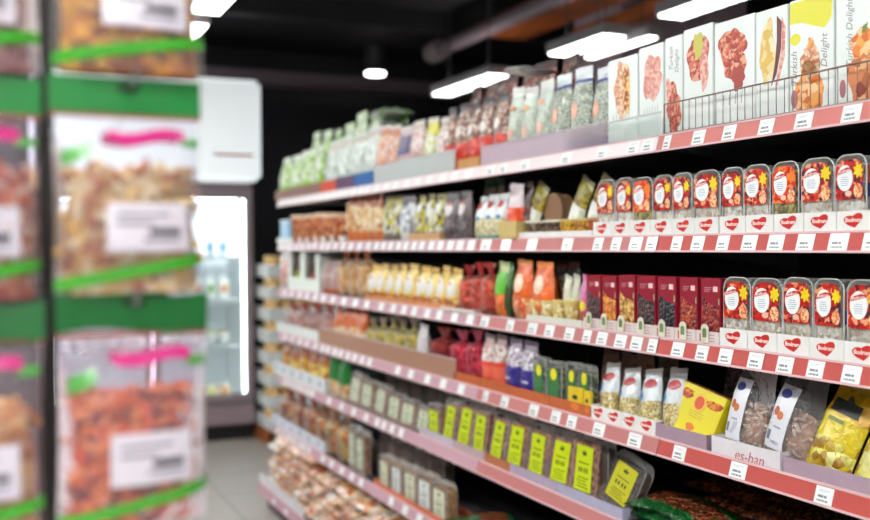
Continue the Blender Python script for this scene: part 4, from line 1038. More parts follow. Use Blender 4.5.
orx = P([(0, (222, 110, 40)), (.3, (226, 120, 40)), (.9, (236, 150, 60))], (.0, .35, [(230, 160, 110), (222, 110, 40), (240, 200, 160), (210, 90, 36)]), scale=45, wob=.05)
row(3, 507, 547, 2, 262, 263, lambda w, h, d, i: pouch(w, h, d, orx, oval=[(.25, .8, .45, .78, (240, 200, 170)), (.4, .72, .56, .7, (250, 232, 216))], seal=(232, 140, 60), seed=i), 'bright orange bag with a pale oval, third shelf', 'food bag', 'snack_bag', d=.06, yj=.06)
row(3, 549, 574, 2, 266, 264, lambda w, h, d, i: pouch(w, h, d, P([(0, (96, 60, 40)), (.4, (120, 80, 50)), (.75, (52, 36, 36))], (.1, .7, [(110, 70, 46), (150, 110, 70), (70, 44, 36)]), scale=45), seal=(110, 60, 56), seed=i), 'dark brown bag behind the small jars, third shelf', 'food bag', 'snack_bag', d=.05, back=.06)
row(3, 560, 577, 2, 275, 275, lambda w, h, d, i: pouch(w, h, d, P([(0, (196, 190, 140)), (.4, (222, 222, 206)), (.9, (200, 206, 190))], None), seed=i), 'pale cream pack behind the small jars, third shelf', 'food pack', 'snack_pack', d=.03, back=.035)
row(3, 528, 574, 4, 300, 301, lambda w, h, d, i: cup(w*.48, h, [(222, 206, 150), (206, 180, 110), (236, 228, 196)], (214, 196, 120)), 'small cream jar with a golden lid, third shelf', 'jar', 'snack_jar', d=.04, lift=.0022, back=.002)
trayrow(3, 526, 582, 2, .020, 'clear-white tray of small cream jars, third shelf', colour=(222, 222, 214), d=.1)
row(3, 576, 585, 1, 277, 277, lambda w, h, d, i: pouch(w, h, d, P([(0, (190, 110, 90)), (.3, (214, 130, 170)), (.6, (200, 120, 170))], None, wob=.04), oval=[(.4, .9, .3, .5, (230, 220, 60))], seal=(196, 130, 170), seed=i), 'pink pack with a yellow dot beside the wine-red boxes', 'food pack', 'snack_pack', d=.04, back=.006)

# --- shelf 4
row(4, 282, 328, 4, 304, 304, lambda w, h, d, i: cello(w, h, d, [(206, 176, 166), (226, 206, 196), (180, 140, 130)], tie=(180, 60, 56), film=(255, 235, 235), fill=.55, seed=i, topc=(196, 90, 80), scale=40), 'tied bag of pinkish nuts with a red ruffle, fourth shelf', 'gift bag', 'tied_bag', d=.09, yj=.1, lift=.0022)
trayrow(4, 276, 319, 2, .055, 'tall white tray under the pinkish tied bags, fourth shelf', colour=(228, 232, 230), d=.12)
orb = P([(0, (214, 200, 180)), (.25, (222, 190, 150)), (.5, (206, 120, 60)), (.85, (190, 80, 36))], (.1, .5, [(232, 214, 190), (222, 170, 110), (240, 232, 220)]), scale=40, wob=.12)
row(4, 329, 361, 4, 306, 308, lambda w, h, d, i: pouch(w, h, d, orb, seal=(200, 100, 50), seed=i), 'orange-topped cream bag, fourth shelf', 'food bag', 'snack_bag', d=.07, yj=.12)
row(4, 362, 411, 5, 317, 320, lambda w, h, d, i: cello(w, h, d, [(226, 214, 90), (214, 196, 60), (236, 230, 160), (160, 150, 60)], tie=(200, 190, 60), film=(245, 240, 220), fill=.6, seed=i, scale=45, topc=(150, 130, 120)), 'tied bag of yellow-green nuts behind the brown guard', 'gift bag', 'tied_bag', d=.08, yj=.1)
row(4, 412, 423, 1, 326, 326, lambda w, h, d, i: pouch(w, h, d, P([(0, (170, 150, 150)), (.4, (206, 200, 200))], None), seal=(190, 180, 184), seed=i), 'pale grey bag behind the brown guard, fourth shelf', 'food bag', 'snack_bag', d=.05)
row(4, 423, 446, 1, 327, 327, lambda w, h, d, i: cello(w, h, d, [(150, 50, 44), (120, 36, 36), (180, 80, 70)], tie=(120, 30, 34), film=(235, 120, 115), fill=.66, seed=i, scale=60, topc=(130, 44, 46)), 'tied dark red bag beside the magenta one, fourth shelf', 'gift bag', 'tied_bag', d=.09)
row(4, 446, 477, 2, 330, 331, lambda w, h, d, i: cello(w, h, d, [(200, 60, 90), (226, 150, 160), (170, 40, 70), (240, 220, 220)], tie=(160, 30, 60), film=(245, 140, 165), fill=.66, seed=i, scale=55, topc=(170, 60, 90)), 'tied magenta bag of sweets, fourth shelf', 'gift bag', 'tied_bag', d=.08, lift=.0022)
rw = P([(0, (222, 90, 66)), (.12, (226, 120, 96)), (.42, (222, 80, 60)), (.5, (226, 214, 210)), (.8, (180, 150, 150))], (.5, .8, [(230, 220, 216), (200, 150, 140), (240, 236, 234)]), scale=70, wob=.05)
row(4, 477, 499, 2, 335, 338, lambda w, h, d, i: pouch(w, h, d, rw, seal=(150, 130, 134), seed=i), 'white bag with a coral red base, fourth shelf', 'food bag', 'snack_bag', d=.055, lift=.0022, yj=.06)
pw = P([(0, (66, 50, 140)), (.45, (70, 56, 150)), (.5, (206, 200, 216)), (.82, (150, 136, 150))], (.5, .82, [(224, 218, 226), (170, 150, 170), (236, 232, 240)]), scale=70, wob=.05)
row(4, 500, 531, 2, 340, 344, lambda w, h, d, i: pouch(w, h, d, pw, seal=(140, 126, 146), lab=[(.15, .75, .27, .31, (214, 214, 230))], seed=i), 'white bag with a deep purple base, fourth shelf', 'food bag', 'snack_bag', d=.055, lift=.0022, yj=.05)
gy = P([(0, (206, 186, 60)), (.14, (60, 110, 60)), (.5, (96, 110, 80)), (.9, (150, 146, 130))], (.14, .5, [(60, 120, 60), (190, 196, 160), (40, 90, 50), (120, 150, 90)]), scale=90, wob=.04)
def b_gy(w, h, d, i): return clamshell(w, h, d, [(60, 110, 56), (190, 190, 150), (40, 86, 46), (110, 120, 80)], (70, 110, 66), ink=False)
def b_gy2(w, h, d, i):
    p = list(clamshell(w, h, d, [(60, 110, 56), (190, 190, 150), (40, 86, 46), (110, 120, 80)], (58, 120, 66), ink=False))
    k = MB(); k.prism(disc_pts(w*.2, h*.13, w*.05, h*.72), -d/2-.002, -d/2-.001); p.append(('yellow_badge', k.mesh('yellow_badge', M((232, 222, 50), .4))))
    k = MB(); k.box(-w*.38, w*.38, -d/2-.0016, -d/2-.0006, h*.03, h*.15); p.append(('gold_band', k.mesh('gold_band', M((206, 160, 60), .4))))
    return p
row(4, 531, 560, 2, 358, 363, b_gy2, 'clear pack with green label and yellow badge, farther pair', 'food pack', 'snack_pack', d=.03, lift=.0022, wob=.02)
row(4, 564, 590, 2, 362, 366, b_gy2, 'clear pack with green label and yellow badge, nearer pair', 'food pack', 'snack_pack', d=.03, lift=.0022, back=.01, wob=.02)
k = MB(); k.box(-.5, .5, -.5, .5, 0, 1)
def ycart(w, h, d):
    k = MB(); k.box(-w/2, w/2, -d/2, d/2, 0, h); a = k.mesh('carton', M((228, 196, 40), .4, coat=.3), bevel=.001)
    k = MB(); k.prism([(x, z+h*.62) for x, z in disc_pts(w*.2, h*.10, 0, 0, 6)], -d/2-.0006, -d/2); b = k.mesh('black_figure', M((40, 34, 30), .5))
    k = MB(); k.prism(disc_pts(w*.3, h*.14, 0, h*.26), -d/2-.0006, -d/2); c = k.mesh('orange_figure', M((220, 120, 40), .5))
    return [('carton', a, [('black_figure', b), ('orange_figure', c)])]
for a, b, yt, w_ in ((568, 583, 387, 'wide'), (584, 591, 391, 'narrow')):
    X = XS[4]+.022; ya, yb = span(a, b, X); yc = (ya+yb)/2
    place('yellow_carton', ycart((ya-yb)*.95, at((a+b)/2, X, yt).z-DECK[4]-.003, .03), (X+.001, yc, DECK[4]+.0022), '%s small yellow carton in front of the green labelled packs' % w_, 'food box', 'small yellow cartons on the fourth shelf', a) if False else \
    place('yellow_carton', ycart((ya-yb)*.95, at((a+b)/2, X, yt).z-DECK[4]-.003, .010), (X+.0015, yc, DECK[4]+.0024), '%s small yellow carton in front of the green labelled packs' % w_, 'food box', 'small yellow cartons on the fourth shelf', a)
for a, b in ((453, 479.5), (480, 549), (549.5, 591)):
    trayrow(4, a, b, 1, .034, {453: 'orange-brown tray under the magenta bags, fourth shelf', 480: 'orange-brown tray under the purple based bags, fourth shelf', 549.5: 'orange-brown tray under the yellow cartons, fourth shelf'}[a], colour=(196, 118, 76), d=.13, hb=.05)

# almond seed bags
alm = P([(0, (216, 200, 150)), (.42, (232, 236, 240)), (.9, (206, 206, 206))], (.0, .44, [(226, 212, 160), (206, 186, 120), (238, 230, 200), (180, 156, 100)]), scale=110, wob=.05)
def b_alm(w, h, d, i):
    return pouch(w, h, d, alm, oval=[(.28, .92, .66, .82, (176, 36, 44)), (.04, .34, .46, .62, (44, 130, 196))], seal=(196, 190, 186), seed=i)
row(4, 592, 676, 4, 366, 374, b_alm, 'almond bag with white top, red oval and blue badge', 'food bag', 'almond_bag', d=.05, yj=.05, tilt=.22, lift=.002, roll=-.16, fill=.85, back=.008)
trayrow(4, 590, 655, 2, .040, 'white heart logo tray under the almond bags', logo='heart', logos=2, d=.13, hb=.06)
pch = P([(0, (150, 110, 90)), (.5, (180, 140, 120)), (.9, (130, 100, 90))], (.1, .8, [(190, 150, 130), (150, 110, 90), (120, 90, 80)]), scale=50)
row(4, 596, 648, 3, 350, 353, lambda w, h, d, i: pouch(w, h, d, pch, seed=i), 'peach brown bag standing behind the almond bags', 'food bag', 'snack_bag', d=.05, back=.13, yj=.1)
row(4, 648, 672, 1, 352, 352, lambda w, h, d, i: pouch(w, h, d, P([(0, (90, 60, 50)), (.4, (120, 84, 66))], (.2, .8, [(130, 90, 70), (96, 60, 50), (70, 46, 40)]), scale=60), seed=i), 'dark brown bag standing behind the yellow box', 'food bag', 'snack_bag', d=.05, back=.13)
# yellow box leaning back in a lilac tray
X = XS[4]+.03; ya, yb = span(663, 708, X); yc = (ya+yb)/2; w = (ya-yb)
k = MB(); H = .128; k.box(-w/2, w/2, -.02, .02, 0, H)
yp = MB(); yp.prism(disc_pts(w*.14, w*.14, 0, H*.72), -.0212, -.02)
yq = MB(); yq.prism(disc_pts(w*.10, w*.10, 0, H*.72), -.022, -.02)
band = MB(); band.prism(rag(-w*.33, H*.80, w*.14, H*.10, sd=3), -.0206, -.02); band2 = MB(); band2.prism(rag(w*.30, H*.78, w*.18, H*.09, sd=5), -.0206, -.02)
rd = MB(); rd.prism(rag(-w*.02, H*.22, w*.10, H*.08, sd=6), -.0208, -.02); 
wl = MB()
for i in range(3): wl.box(-w*.16, w*.16, -.0206, -.02, H*(.42+.05*i), H*(.43+.05*i))
tp = MB(); tp.box(-w/2+.001, w/2-.001, -.015, .055, H+.0005, H+.002)
place('yellow_box', [('carton', k.mesh('carton', M((232, 216, 24), .35, coat=.3), bevel=.001), [('orange_emblem', yp.mesh('orange_emblem', M((240, 196, 70), .4))), ('red_emblem', yq.mesh('red_emblem', M((222, 84, 36), .4))), ('brown_pattern', band.mesh('brown_pattern', NUT([(196, 100, 30), (160, 70, 30), (220, 150, 40)], 120, bump=.1))), ('brown_pattern', band2.mesh('brown_pattern', NUT([(196, 100, 30), (160, 70, 30), (220, 150, 40)], 120, bump=.1))), ('orange_figure', rd.mesh('orange_figure', M((226, 120, 40), .4))), ('small_print', wl.mesh('small_print', M((190, 150, 40), .5)))]),
      ('open_flap', tp.mesh('open_flap', NUT([(206, 150, 30), (180, 100, 30), (226, 176, 40)], 90, bump=.1)))],
      (X+.026, yc+.004, DECK[4]+.006), 'yellow carton with a round orange emblem leaning in the lilac tray', 'food box', tilt=.34, yaw=.0, roll=.16)
trayrow(4, 655.5, 706, 1, .036, 'lilac-grey tray under the yellow carton', colour=(178, 156, 170), d=.13, hb=.05)

# clear bags of pale nuts with white labels
def kern_mesh(name, n, box, size, mat, seed=0, curve=.0, inside=None):
    """many separate kernels as one heap"""
    R = random.Random(seed); b = MB()
    nu, nv = 7, 5
    base = []
    for j in range(nv+1):
        for i in range(nu):
            th = pi*j/nv; ph = 2*pi*i/nu
            base.append((sin(th)*cos(ph), sin(th)*sin(ph), cos(th)))
    fs = [(j*nu+i, j*nu+(i+1) % nu, (j+1)*nu+(i+1) % nu, (j+1)*nu+i) for j in range(nv) for i in range(nu)]
    c = 0
    while c < n:
        x, y, z = (R.uniform(box[0], box[1]), R.uniform(box[2], box[3]), R.uniform(box[4], box[5]))
        if inside and not inside(x, y, z): continue
        rot = Matrix.Rotation(R.uniform(0, 6.3), 3, 'Z') @ Matrix.Rotation(R.uniform(0, 6.3), 3, 'X') @ Matrix.Rotation(R.uniform(0, 6.3), 3, 'Y')
        s = size*R.uniform(.8, 1.15)
        vs = []
        for (a, bb, cc) in base:
            p = Vector((a*s*.5+curve*s*(cc*cc), bb*s*.42, cc*s))
            p = rot @ p; vs.append((p.x+x, p.y+y, p.z+z))
        b.add(vs, fs, c % (len(mat)))
        c += 1
    return b.mesh(name, mat, smooth=True)
def nutbag(w, h, d, seed):
    ins = lambda x, y, z: abs(y) < thick(x/(w/2), z/h, d)*.82-.004 and abs(y) > thick(x/(w/2), z/h, d)*.82-.016
    pal = [M(c, .5) for c in ((232, 214, 198), (214, 192, 174), (242, 228, 214))]
    fil = kern_mesh('filling', 190, (-w*.46, w*.46, -d/2, d/2, .006, h*.56), .0098, pal, seed, inside=ins)
    film = bag_mesh('clear_bag', w, h, d, FILM((250, 247, 250), .07, .12), seed=seed)
    core = bag_mesh('inner_mass', w*.9, h*.56, d*.6, NUT([(206, 178, 156), (190, 160, 140)], 90), seed=seed)
    L1 = patch_mesh('label', w, h, d, M((232, 232, 240), .35, coat=.3), .08, .56, .12, .80)
    L2 = patch_mesh('blue_logo', w, h, d, M((60, 70, 160), .4), .16, .42, .66, .76, off=.0022, shape='oval', n=6)
    L3 = patch_mesh('printed_almond', w, h, d, M((200, 100, 56), .4), .16, .30, .46, .56, off=.0022, shape='oval', n=6)
    L4 = patch_mesh('printed_almond', w, h, d, M((214, 120, 70), .4), .27, .42, .43, .52, off=.0024, shape='oval', n=6)
    L5 = patch_mesh('barcode', w, h, d, M((120, 120, 140), .4), .14, .24, .20, .30, off=.0022)
    L6 = patch_mesh('small_print', w, h, d, M((170, 170, 196), .4), .26, .44, .34, .36, off=.0022)
    return [('filling', fil, [('inner_mass', core)]), ('clear_bag', film), ('label', L1, [('blue_logo', L2), ('printed_almond', L3), ('printed_almond', L4), ('barcode', L5), ('small_print', L6)])]
for (a, b, yt, nm, sd, ro) in ((713, 752, 366, 'clear bag of shelled nuts with white label beside the yellow carton', 1, .06), (750, 797, 372, 'clear bag of shelled nuts with white label beside the yellow bags', 2, .16)):
    X = XS[4]+.03; ya, yb = span(a, b, X); yc = (ya+yb)/2
    h = (at((a+b)/2, X, yt).z-DECK[4])/cos(.2)
    place('nut_bag', nutbag(ya-yb, h, .06, sd), (X+.034, yc, DECK[4]+.004), nm, 'nut bag', 'clear nut bags with white labels', a, tilt=.2, roll=ro)
trayrow(4, 711, 780, 1, .040, 'white tray with red handwriting under the clear nut bags', colour=(226, 220, 226), d=.14, hb=.06, text=('es-ban', .036, .015, .010))
yb_ = P([(0, (206, 186, 60)), (.35, (222, 204, 30)), (.6, (216, 176, 24)), (.9, (176, 140, 40))], (.02, .36, [(232, 226, 140), (196, 170, 50), (226, 206, 40), (236, 230, 170), (176, 140, 50)]), scale=34, wob=.1)
for (a, b, yt, nm, sd, ro) in ((796, 842, 386, 'yellow bag with a black logo slab beside the clear nut bags', 0, .22), (845, 896, 392, 'yellow bag with a black logo slab, nearest on the fourth shelf', 1, .24)):
    X = XS[4]+.034; ya, yb = span(a, b, X); yc = (ya+yb)/2
    h = (at((a+b)/2, X, yt).z-DECK[4])/cos(.3); w = ya-yb; d = .05
    bag = bag_mesh('printed_bag', w, h, d, PRINT(*yb_[0], **yb_[1]), seed=sd+4, wr=.004)
    lg = patch_mesh('black_logo', w, h, d, M((26, 38, 30), .4), .18, .84, .66, .80, off=.002)
    cp = MB(); cp.prism([(-w*.0, h*.79), (w*.10, h*.79), (w*.12, h*.83), (w*.06, h*.87), (w*.0, h*.84)], -d*.32-.0045, -d*.32-.003)
    bl = patch_mesh('small_print', w, h, d, M((120, 130, 40), .4), .25, .62, .56, .60, off=.002)
    k = MB(); k.box(-w*.435, w*.435, -.0014, .0014, h*.925, h*1.005)
    place('yellow_bag', [('printed_bag', bag), ('black_logo', lg, [('logo_leaf', cp.mesh('logo_leaf', M((26, 38, 30), .4)))]), ('small_print', bl), ('top_seal', k.mesh('top_seal', M((190, 150, 40), .3, coat=.4)))],
          (X+.03, yc+.012, DECK[4]+.004), nm, 'food bag', 'yellow bags with black logos', a, tilt=.3, roll=ro)
trayrow(4, 783, 905, 1, .034, 'long lilac-grey tray under the yellow bags', colour=(186, 166, 180), d=.15, hb=.05)
row(4, 716, 800, 3, 358, 362, lambda w, h, d, i: pouch(w, h, d, P([(0, (80, 60, 62)), (.5, (96, 76, 80))], (.1, .8, [(90, 70, 70), (120, 96, 96), (60, 44, 46)]), scale=60, rough=.2), seed=i), 'dark plum coloured bag at the back of the fourth shelf', 'food bag', 'snack_bag', d=.06, back=.17)

# --- shelf 5
ybr = P([(0, (206, 190, 110)), (.35, (226, 200, 80)), (.6, (176, 110, 60)), (.85, (130, 70, 60))], (.2, .6, [(236, 220, 140), (214, 180, 70), (190, 120, 60)]), scale=36, wob=.12)
row(5, 277, 324, 5, 343, 348, lambda w, h, d, i: pouch(w, h, d, ybr, seal=(150, 90, 70), seed=i), 'yellow and brown bag in the white tray, fifth shelf', 'food bag', 'snack_bag', d=.06, lift=.002, yj=.1)
trayrow(5, 271.5, 324, 3, .072, 'tall white tray with printed marks, fifth shelf', colour=(228, 232, 236), d=.12, logo='marks', logos=2, hb=.085)
grn = P([(0, (226, 200, 170)), (.2, (200, 170, 130)), (.35, (40, 130, 60)), (.8, (30, 110, 56))], (.0, .35, [(226, 196, 160), (190, 150, 110), (236, 226, 206)]), scale=36, wob=.08)
row(5, 324.5, 344, 2, 346, 356, lambda w, h, d, i: pouch(w, h, d, grn, seal=(30, 100, 50), seed=i), 'green-topped bag of snacks, fifth shelf', 'food bag', 'snack_bag', d=.06, yj=.1)
pale = [(190, 150, 120), (160, 116, 92), (210, 176, 146)]
def b_pale(w, h, d, i): return clamshell(w, h, d, pale, (212, 218, 190), ink=True)
row(5, 346, 383, 3, 370, 389, b_pale, 'clear box with mint label, farther group, fifth shelf', 'clear box', 'clear_nut_box', d=.035, tilt=.15, roll=-.0, yj=.1, wob=.04)
row(5, 384, 427, 3, 389, 410, b_pale, 'clear box with mint label, nearer group, fifth shelf', 'clear box', 'clear_nut_box', d=.035, tilt=.15, roll=-.0, yj=.1, wob=.04)
brownf = [(170, 104, 60), (196, 130, 80), (140, 76, 46), (214, 160, 116)]
def b_yel(w, h, d, i): return clamshell(w, h, d, brownf, (208, 226, 20), ink=True)
row(5, 427, 437, 1, 404, 404, b_yel, 'clear box with a neon yellow label behind the mint labelled ones', 'clear box', 'clear_nut_box', d=.035, fill=1.3)
row(5, 438, 468, 2, 396, 402, b_yel, 'clear box with neon yellow label, farthest pair, fifth shelf', 'clear box', 'clear_nut_box', d=.035, tilt=.15, roll=-.0, yj=.1, wob=.04)
row(5, 468, 520, 3, 404, 420, b_yel, 'clear box with neon yellow label, middle three, fifth shelf', 'clear box', 'clear_nut_box', d=.035, tilt=.15, roll=-.0, yj=.1, wob=.04)
row(5, 522, 592, 3, 424, 438, b_yel, 'clear box with a neon yellow label, nearest upright three', 'clear box', 'clear_nut_box', d=.035, lift=.002, tilt=.15, roll=-.0, yj=.1, wob=.04)
X = XS[5]+.05; ya, yb = span(600, 634, X)
place('clear_nut_box', clamshell(q(ya-yb-.008, .002), .155, .035, [(90, 66, 50), (120, 86, 60), (70, 50, 40)], (206, 200, 30), ink=True), (X, (ya+yb)/2+.005, DECK[5]+.012), 'clear box with a darker yellow label leaning at the end of its row', 'clear box', 'clear boxes with neon yellow labels', 0, tilt=.35, roll=.2)
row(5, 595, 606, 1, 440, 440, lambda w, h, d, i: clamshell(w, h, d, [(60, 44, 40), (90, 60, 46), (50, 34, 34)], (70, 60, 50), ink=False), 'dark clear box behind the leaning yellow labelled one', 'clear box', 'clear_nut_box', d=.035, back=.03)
for a, b, c, nm in ((418, 452, (206, 196, 206), 'pale lilac low tray, farthest one under neon yellow labels'), (452.5, 483, (196, 176, 180), 'pinkish low tray under the middle neon yellow labels'), (484, 508, (190, 130, 96), 'tan low tray under the middle neon yellow labels'), (509, 556, (192, 178, 196), 'lilac low tray under the first upright neon yellow labels'), (557, 622, (186, 184, 204), 'blue-lilac low tray under the leaning yellow labelled box')):
    trayrow(5, a, b, 1, .032, nm, colour=c, d=.14, hb=.035)
row(5, 384, 470, 6, 368, 392, lambda w, h, d, i: clamshell(w, h, d, [(84, 66, 60), (110, 86, 76), (60, 46, 44)], (120, 104, 96), ink=False), 'dark clear box in the second row, fifth shelf', 'clear box', 'clear_nut_box', d=.035, back=.10)
# flat green-edged bags piled at the near end
@cached
def flatbag(w, l, t, seed, brown=False):
    """a bag lying flat: printed green at the ends, brown nuts seen through the middle"""
    b = MB()
    def S(sg):
        def fn(a, c):
            u, v = a*2-1, c*2-1
            th = t/2*(max(0, 1-abs(u)**3)**.5)*(max(0, 1-abs(v/.9)**3)**.6 if abs(v) < .9 else 0)+.0008
            n = noise.noise((u*3+seed, v*4, sg+seed))*.006*min(1, th/(t/4))
            return (u*l/2*.0+v*l/2, u*w/2*(1-.05*cos(v*3)), t/2+sg*(th+n))
        return fn
    b.grid(S(1), 12, 16); b.grid(lambda a, c: S(-1)(1-a, c), 12, 16)
    G1, G2_, G3 = ((96, 54, 36), (120, 70, 44), (110, 60, 40)) if brown else ((30, 96, 50), (70, 120, 70), (60, 120, 66))
    body = b.mesh('bag_film', PRINT([(0, G1), (.18, G2_), (.23, (120, 70, 44)), (.72, G3), (.8, G1)], (.0 if brown else .22, 1 if brown else .76, [(120, 66, 44), (150, 90, 60), (96, 48, 36), (170, 120, 90)]), scale=75, wob=.05, rough=.2, crinkle=.8, axis=1), True, weld=True)
    k = MB()
    for s in (-1, 1):
        k.grid(lambda a, c, s=s: (s*(l/2*.9+c*l*.06), (a*2-1)*w/2*.97, t/2+.0022+.003*sin(a*14+seed)), 12, 2)
    return [('bag_film', body), ('end_seal', k.mesh('end_seal', M((120, 70, 46) if brown else (36, 110, 60), .25, coat=.6), True))]
PILE = random.Random(5)
def pile(s, px0, px1, n, layers, w, l, t, xb, base, group, yawj=.25, name='flat_nut_bag', z0=0, build=flatbag):
    ya, yb = span(px0, px1, XS[s]+.05)
    for L_ in range(layers):
        for i in range(n-L_ % 2):
            yc = ya-(ya-yb)*(i+.5+.5*(L_ % 2))/n
            place(name, build(w, l, t, (i+L_*2) % 3), (XS[s]+.03+w/2+xb+PILE.uniform(0, .015), yc, DECK[s]+.002+z0+L_*t*.86), base, 'nut bag', group, -yc+L_, yaw=PILE.uniform(-yawj, yawj), tilt=PILE.uniform(-.04, .04))
pile(5, 622, 700, 3, 2, .17, .17, .036, 0, 'flat green-edged bag of nuts in the fifth shelf pile', 'green-edged nut bags piled on the fifth shelf', yawj=.3)
def flatbrown(w, l, t, seed): return flatbag(w, l, t, seed, True)
pile(5, 700, 905, 4, 1, .17, .17, .036, 0, 'flat brown bag of almonds in the front pile, fifth shelf', 'brown almond bags piled on the fifth shelf', yawj=.2, build=flatbrown)
pile(5, 630, 930, 6, 3, .17, .17, .036, .19, 'flat brown bag of almonds in the back pile, fifth shelf', 'brown almond bags piled on the fifth shelf', yawj=.2, build=flatbrown)

# --- shelf 6
row(6, 276, 310, 3, 388, 400, lambda w, h, d, i: cello(w, h, d, [(150, 70, 50), (206, 140, 90), (120, 44, 36), (226, 206, 170)], tie=(150, 40, 40), film=(255, 235, 220), fill=.6, seed=i, scale=36, topc=(150, 60, 50)), 'tied bag of red-brown snacks, sixth shelf', 'gift bag', 'tied_bag', d=.10, lift=.002, yj=.15)
row(6, 310, 343, 3, 404, 420, lambda w, h, d, i: cello(w, h, d, [(190, 130, 60), (214, 160, 90), (160, 96, 50), (206, 206, 120)], tie=(160, 110, 60), film=(255, 240, 220), fill=.62, seed=i, scale=36, topc=(140, 90, 70)), 'tied bag of golden brown snacks, sixth shelf', 'gift bag', 'tied_bag', d=.10, lift=.002, yj=.15)
row(6, 346, 362, 2, 424, 434, b_pale, 'clear box with mint label beside golden bags, sixth shelf', 'clear box', 'clear_nut_box', d=.04)
trayrow(6, 270.5, 322, 3, .060, 'white tray with printed marks, sixth shelf', colour=(222, 224, 234), d=.13, logo='marks', logos=2, hb=.07)
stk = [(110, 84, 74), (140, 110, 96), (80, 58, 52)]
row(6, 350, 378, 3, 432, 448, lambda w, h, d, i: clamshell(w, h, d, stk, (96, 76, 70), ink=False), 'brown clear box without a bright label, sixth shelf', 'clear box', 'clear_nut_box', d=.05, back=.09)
def b_cr(w, h, d, i): return clamshell(w, h, d, [(206, 160, 100), (222, 186, 130), (180, 130, 80)], (222, 220, 190) if i % 2 == 0 else (226, 228, 226), ink=True)
row(6, 376, 445, 5, 452, 486, b_cr, 'clear box with a cream label, near group, sixth shelf', 'clear box', 'clear_nut_box', d=.045, seeds=2)
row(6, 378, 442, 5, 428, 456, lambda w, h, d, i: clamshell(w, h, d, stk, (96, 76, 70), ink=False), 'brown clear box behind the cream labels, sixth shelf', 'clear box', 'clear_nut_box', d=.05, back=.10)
trayrow(6, 372, 447, 2, .022, 'coral low tray under the cream labelled boxes, sixth shelf', colour=(216, 136, 110), d=.13, hb=.03)
pile(6, 446, 640, 5, 2, .17, .17, .040, 0, 'flat green-edged bag of brown nuts on the sixth shelf', 'green-edged nut bags on the sixth shelf', yawj=.3)

# --- bottom shelf: piles of clear snack bags
@cached
def snackflat(w, l, t, seed):
    b = MB()
    def S(sg):
        def fn(a, c):
            u, v = a*2-1, c*2-1
            th = t/2*(max(0, 1-abs(u)**3)**.5)*(max(0, 1-abs(v/.88)**3)**.6 if abs(v) < .88 else 0)+.0008
            n = noise.noise((u*3+seed*5, v*4, sg+seed))*.012*min(1, th/(t/4))
            return (v*l/2, u*w/2, t/2+sg*(th+n))
        return fn
    b.grid(S(1), 12, 14); b.grid(lambda a, c: S(-1)(1-a, c), 12, 14)
    cs = [[(214, 150, 90), (236, 214, 190), (190, 110, 60), (244, 240, 236)], [(226, 196, 160), (240, 236, 232), (206, 140, 80), (250, 250, 250)], [(180, 100, 60), (214, 170, 130), (226, 214, 200), (150, 80, 50)]][seed]
    body = b.mesh('bag_film', PRINT([(0, (236, 206, 170)), (.2, (220, 160, 100)), (.8, (236, 210, 180))], (.12, .88, cs), scale=26, wob=.08, rough=.2, crinkle=.9, axis=0), True, weld=True)
    k = MB()
    for s in (-1, 1): k.grid(lambda a, c, s=s: (s*(l/2*.88+c*l*.07), (a*2-1)*w/2*.95, t/2+.0022+.004*sin(a*14+seed)), 10, 2)
    return [('bag_film', body), ('end_seal', k.mesh('end_seal', M((236, 234, 236), .2, coat=.6), True))]
def basepile():
    R = random.Random(9)
    for L_ in range(6):
        n = 13
        for i in range(n):
            yc = 5.40-i*.235-(.1 if L_ % 2 else 0)
            if yc < 2.35: continue
            mxl = 6 if yc > 4.7 else 5 if yc > 3.6 else 4
            if L_ >= mxl: continue
            for rr in range(2):
                w = .24
                t = .052
                place('snack_bag', snackflat(w, .23, t, R.randrange(3)), (XS[7]+.028+w/2+rr*.25+L_*.006, yc, DECK[7]+.002+L_*t*.9), 'flat clear bag of baked snacks in the bottom shelf pile, %s row' % ('front' if rr == 0 else 'back'), 'snack bag', 'clear snack bags piled on the bottom shelf, %s row' % ('front' if rr == 0 else 'back'), L_*100-yc, yaw=R.uniform(-.18, .18), tilt=R.uniform(-.04, .04))
basepile()
trayrow(7, 257.5, 300, 4, .05, 'pale tray edge at the fridge end of the bottom shelf', colour=(226, 222, 228), d=.012, hb=.05, back=-.004)

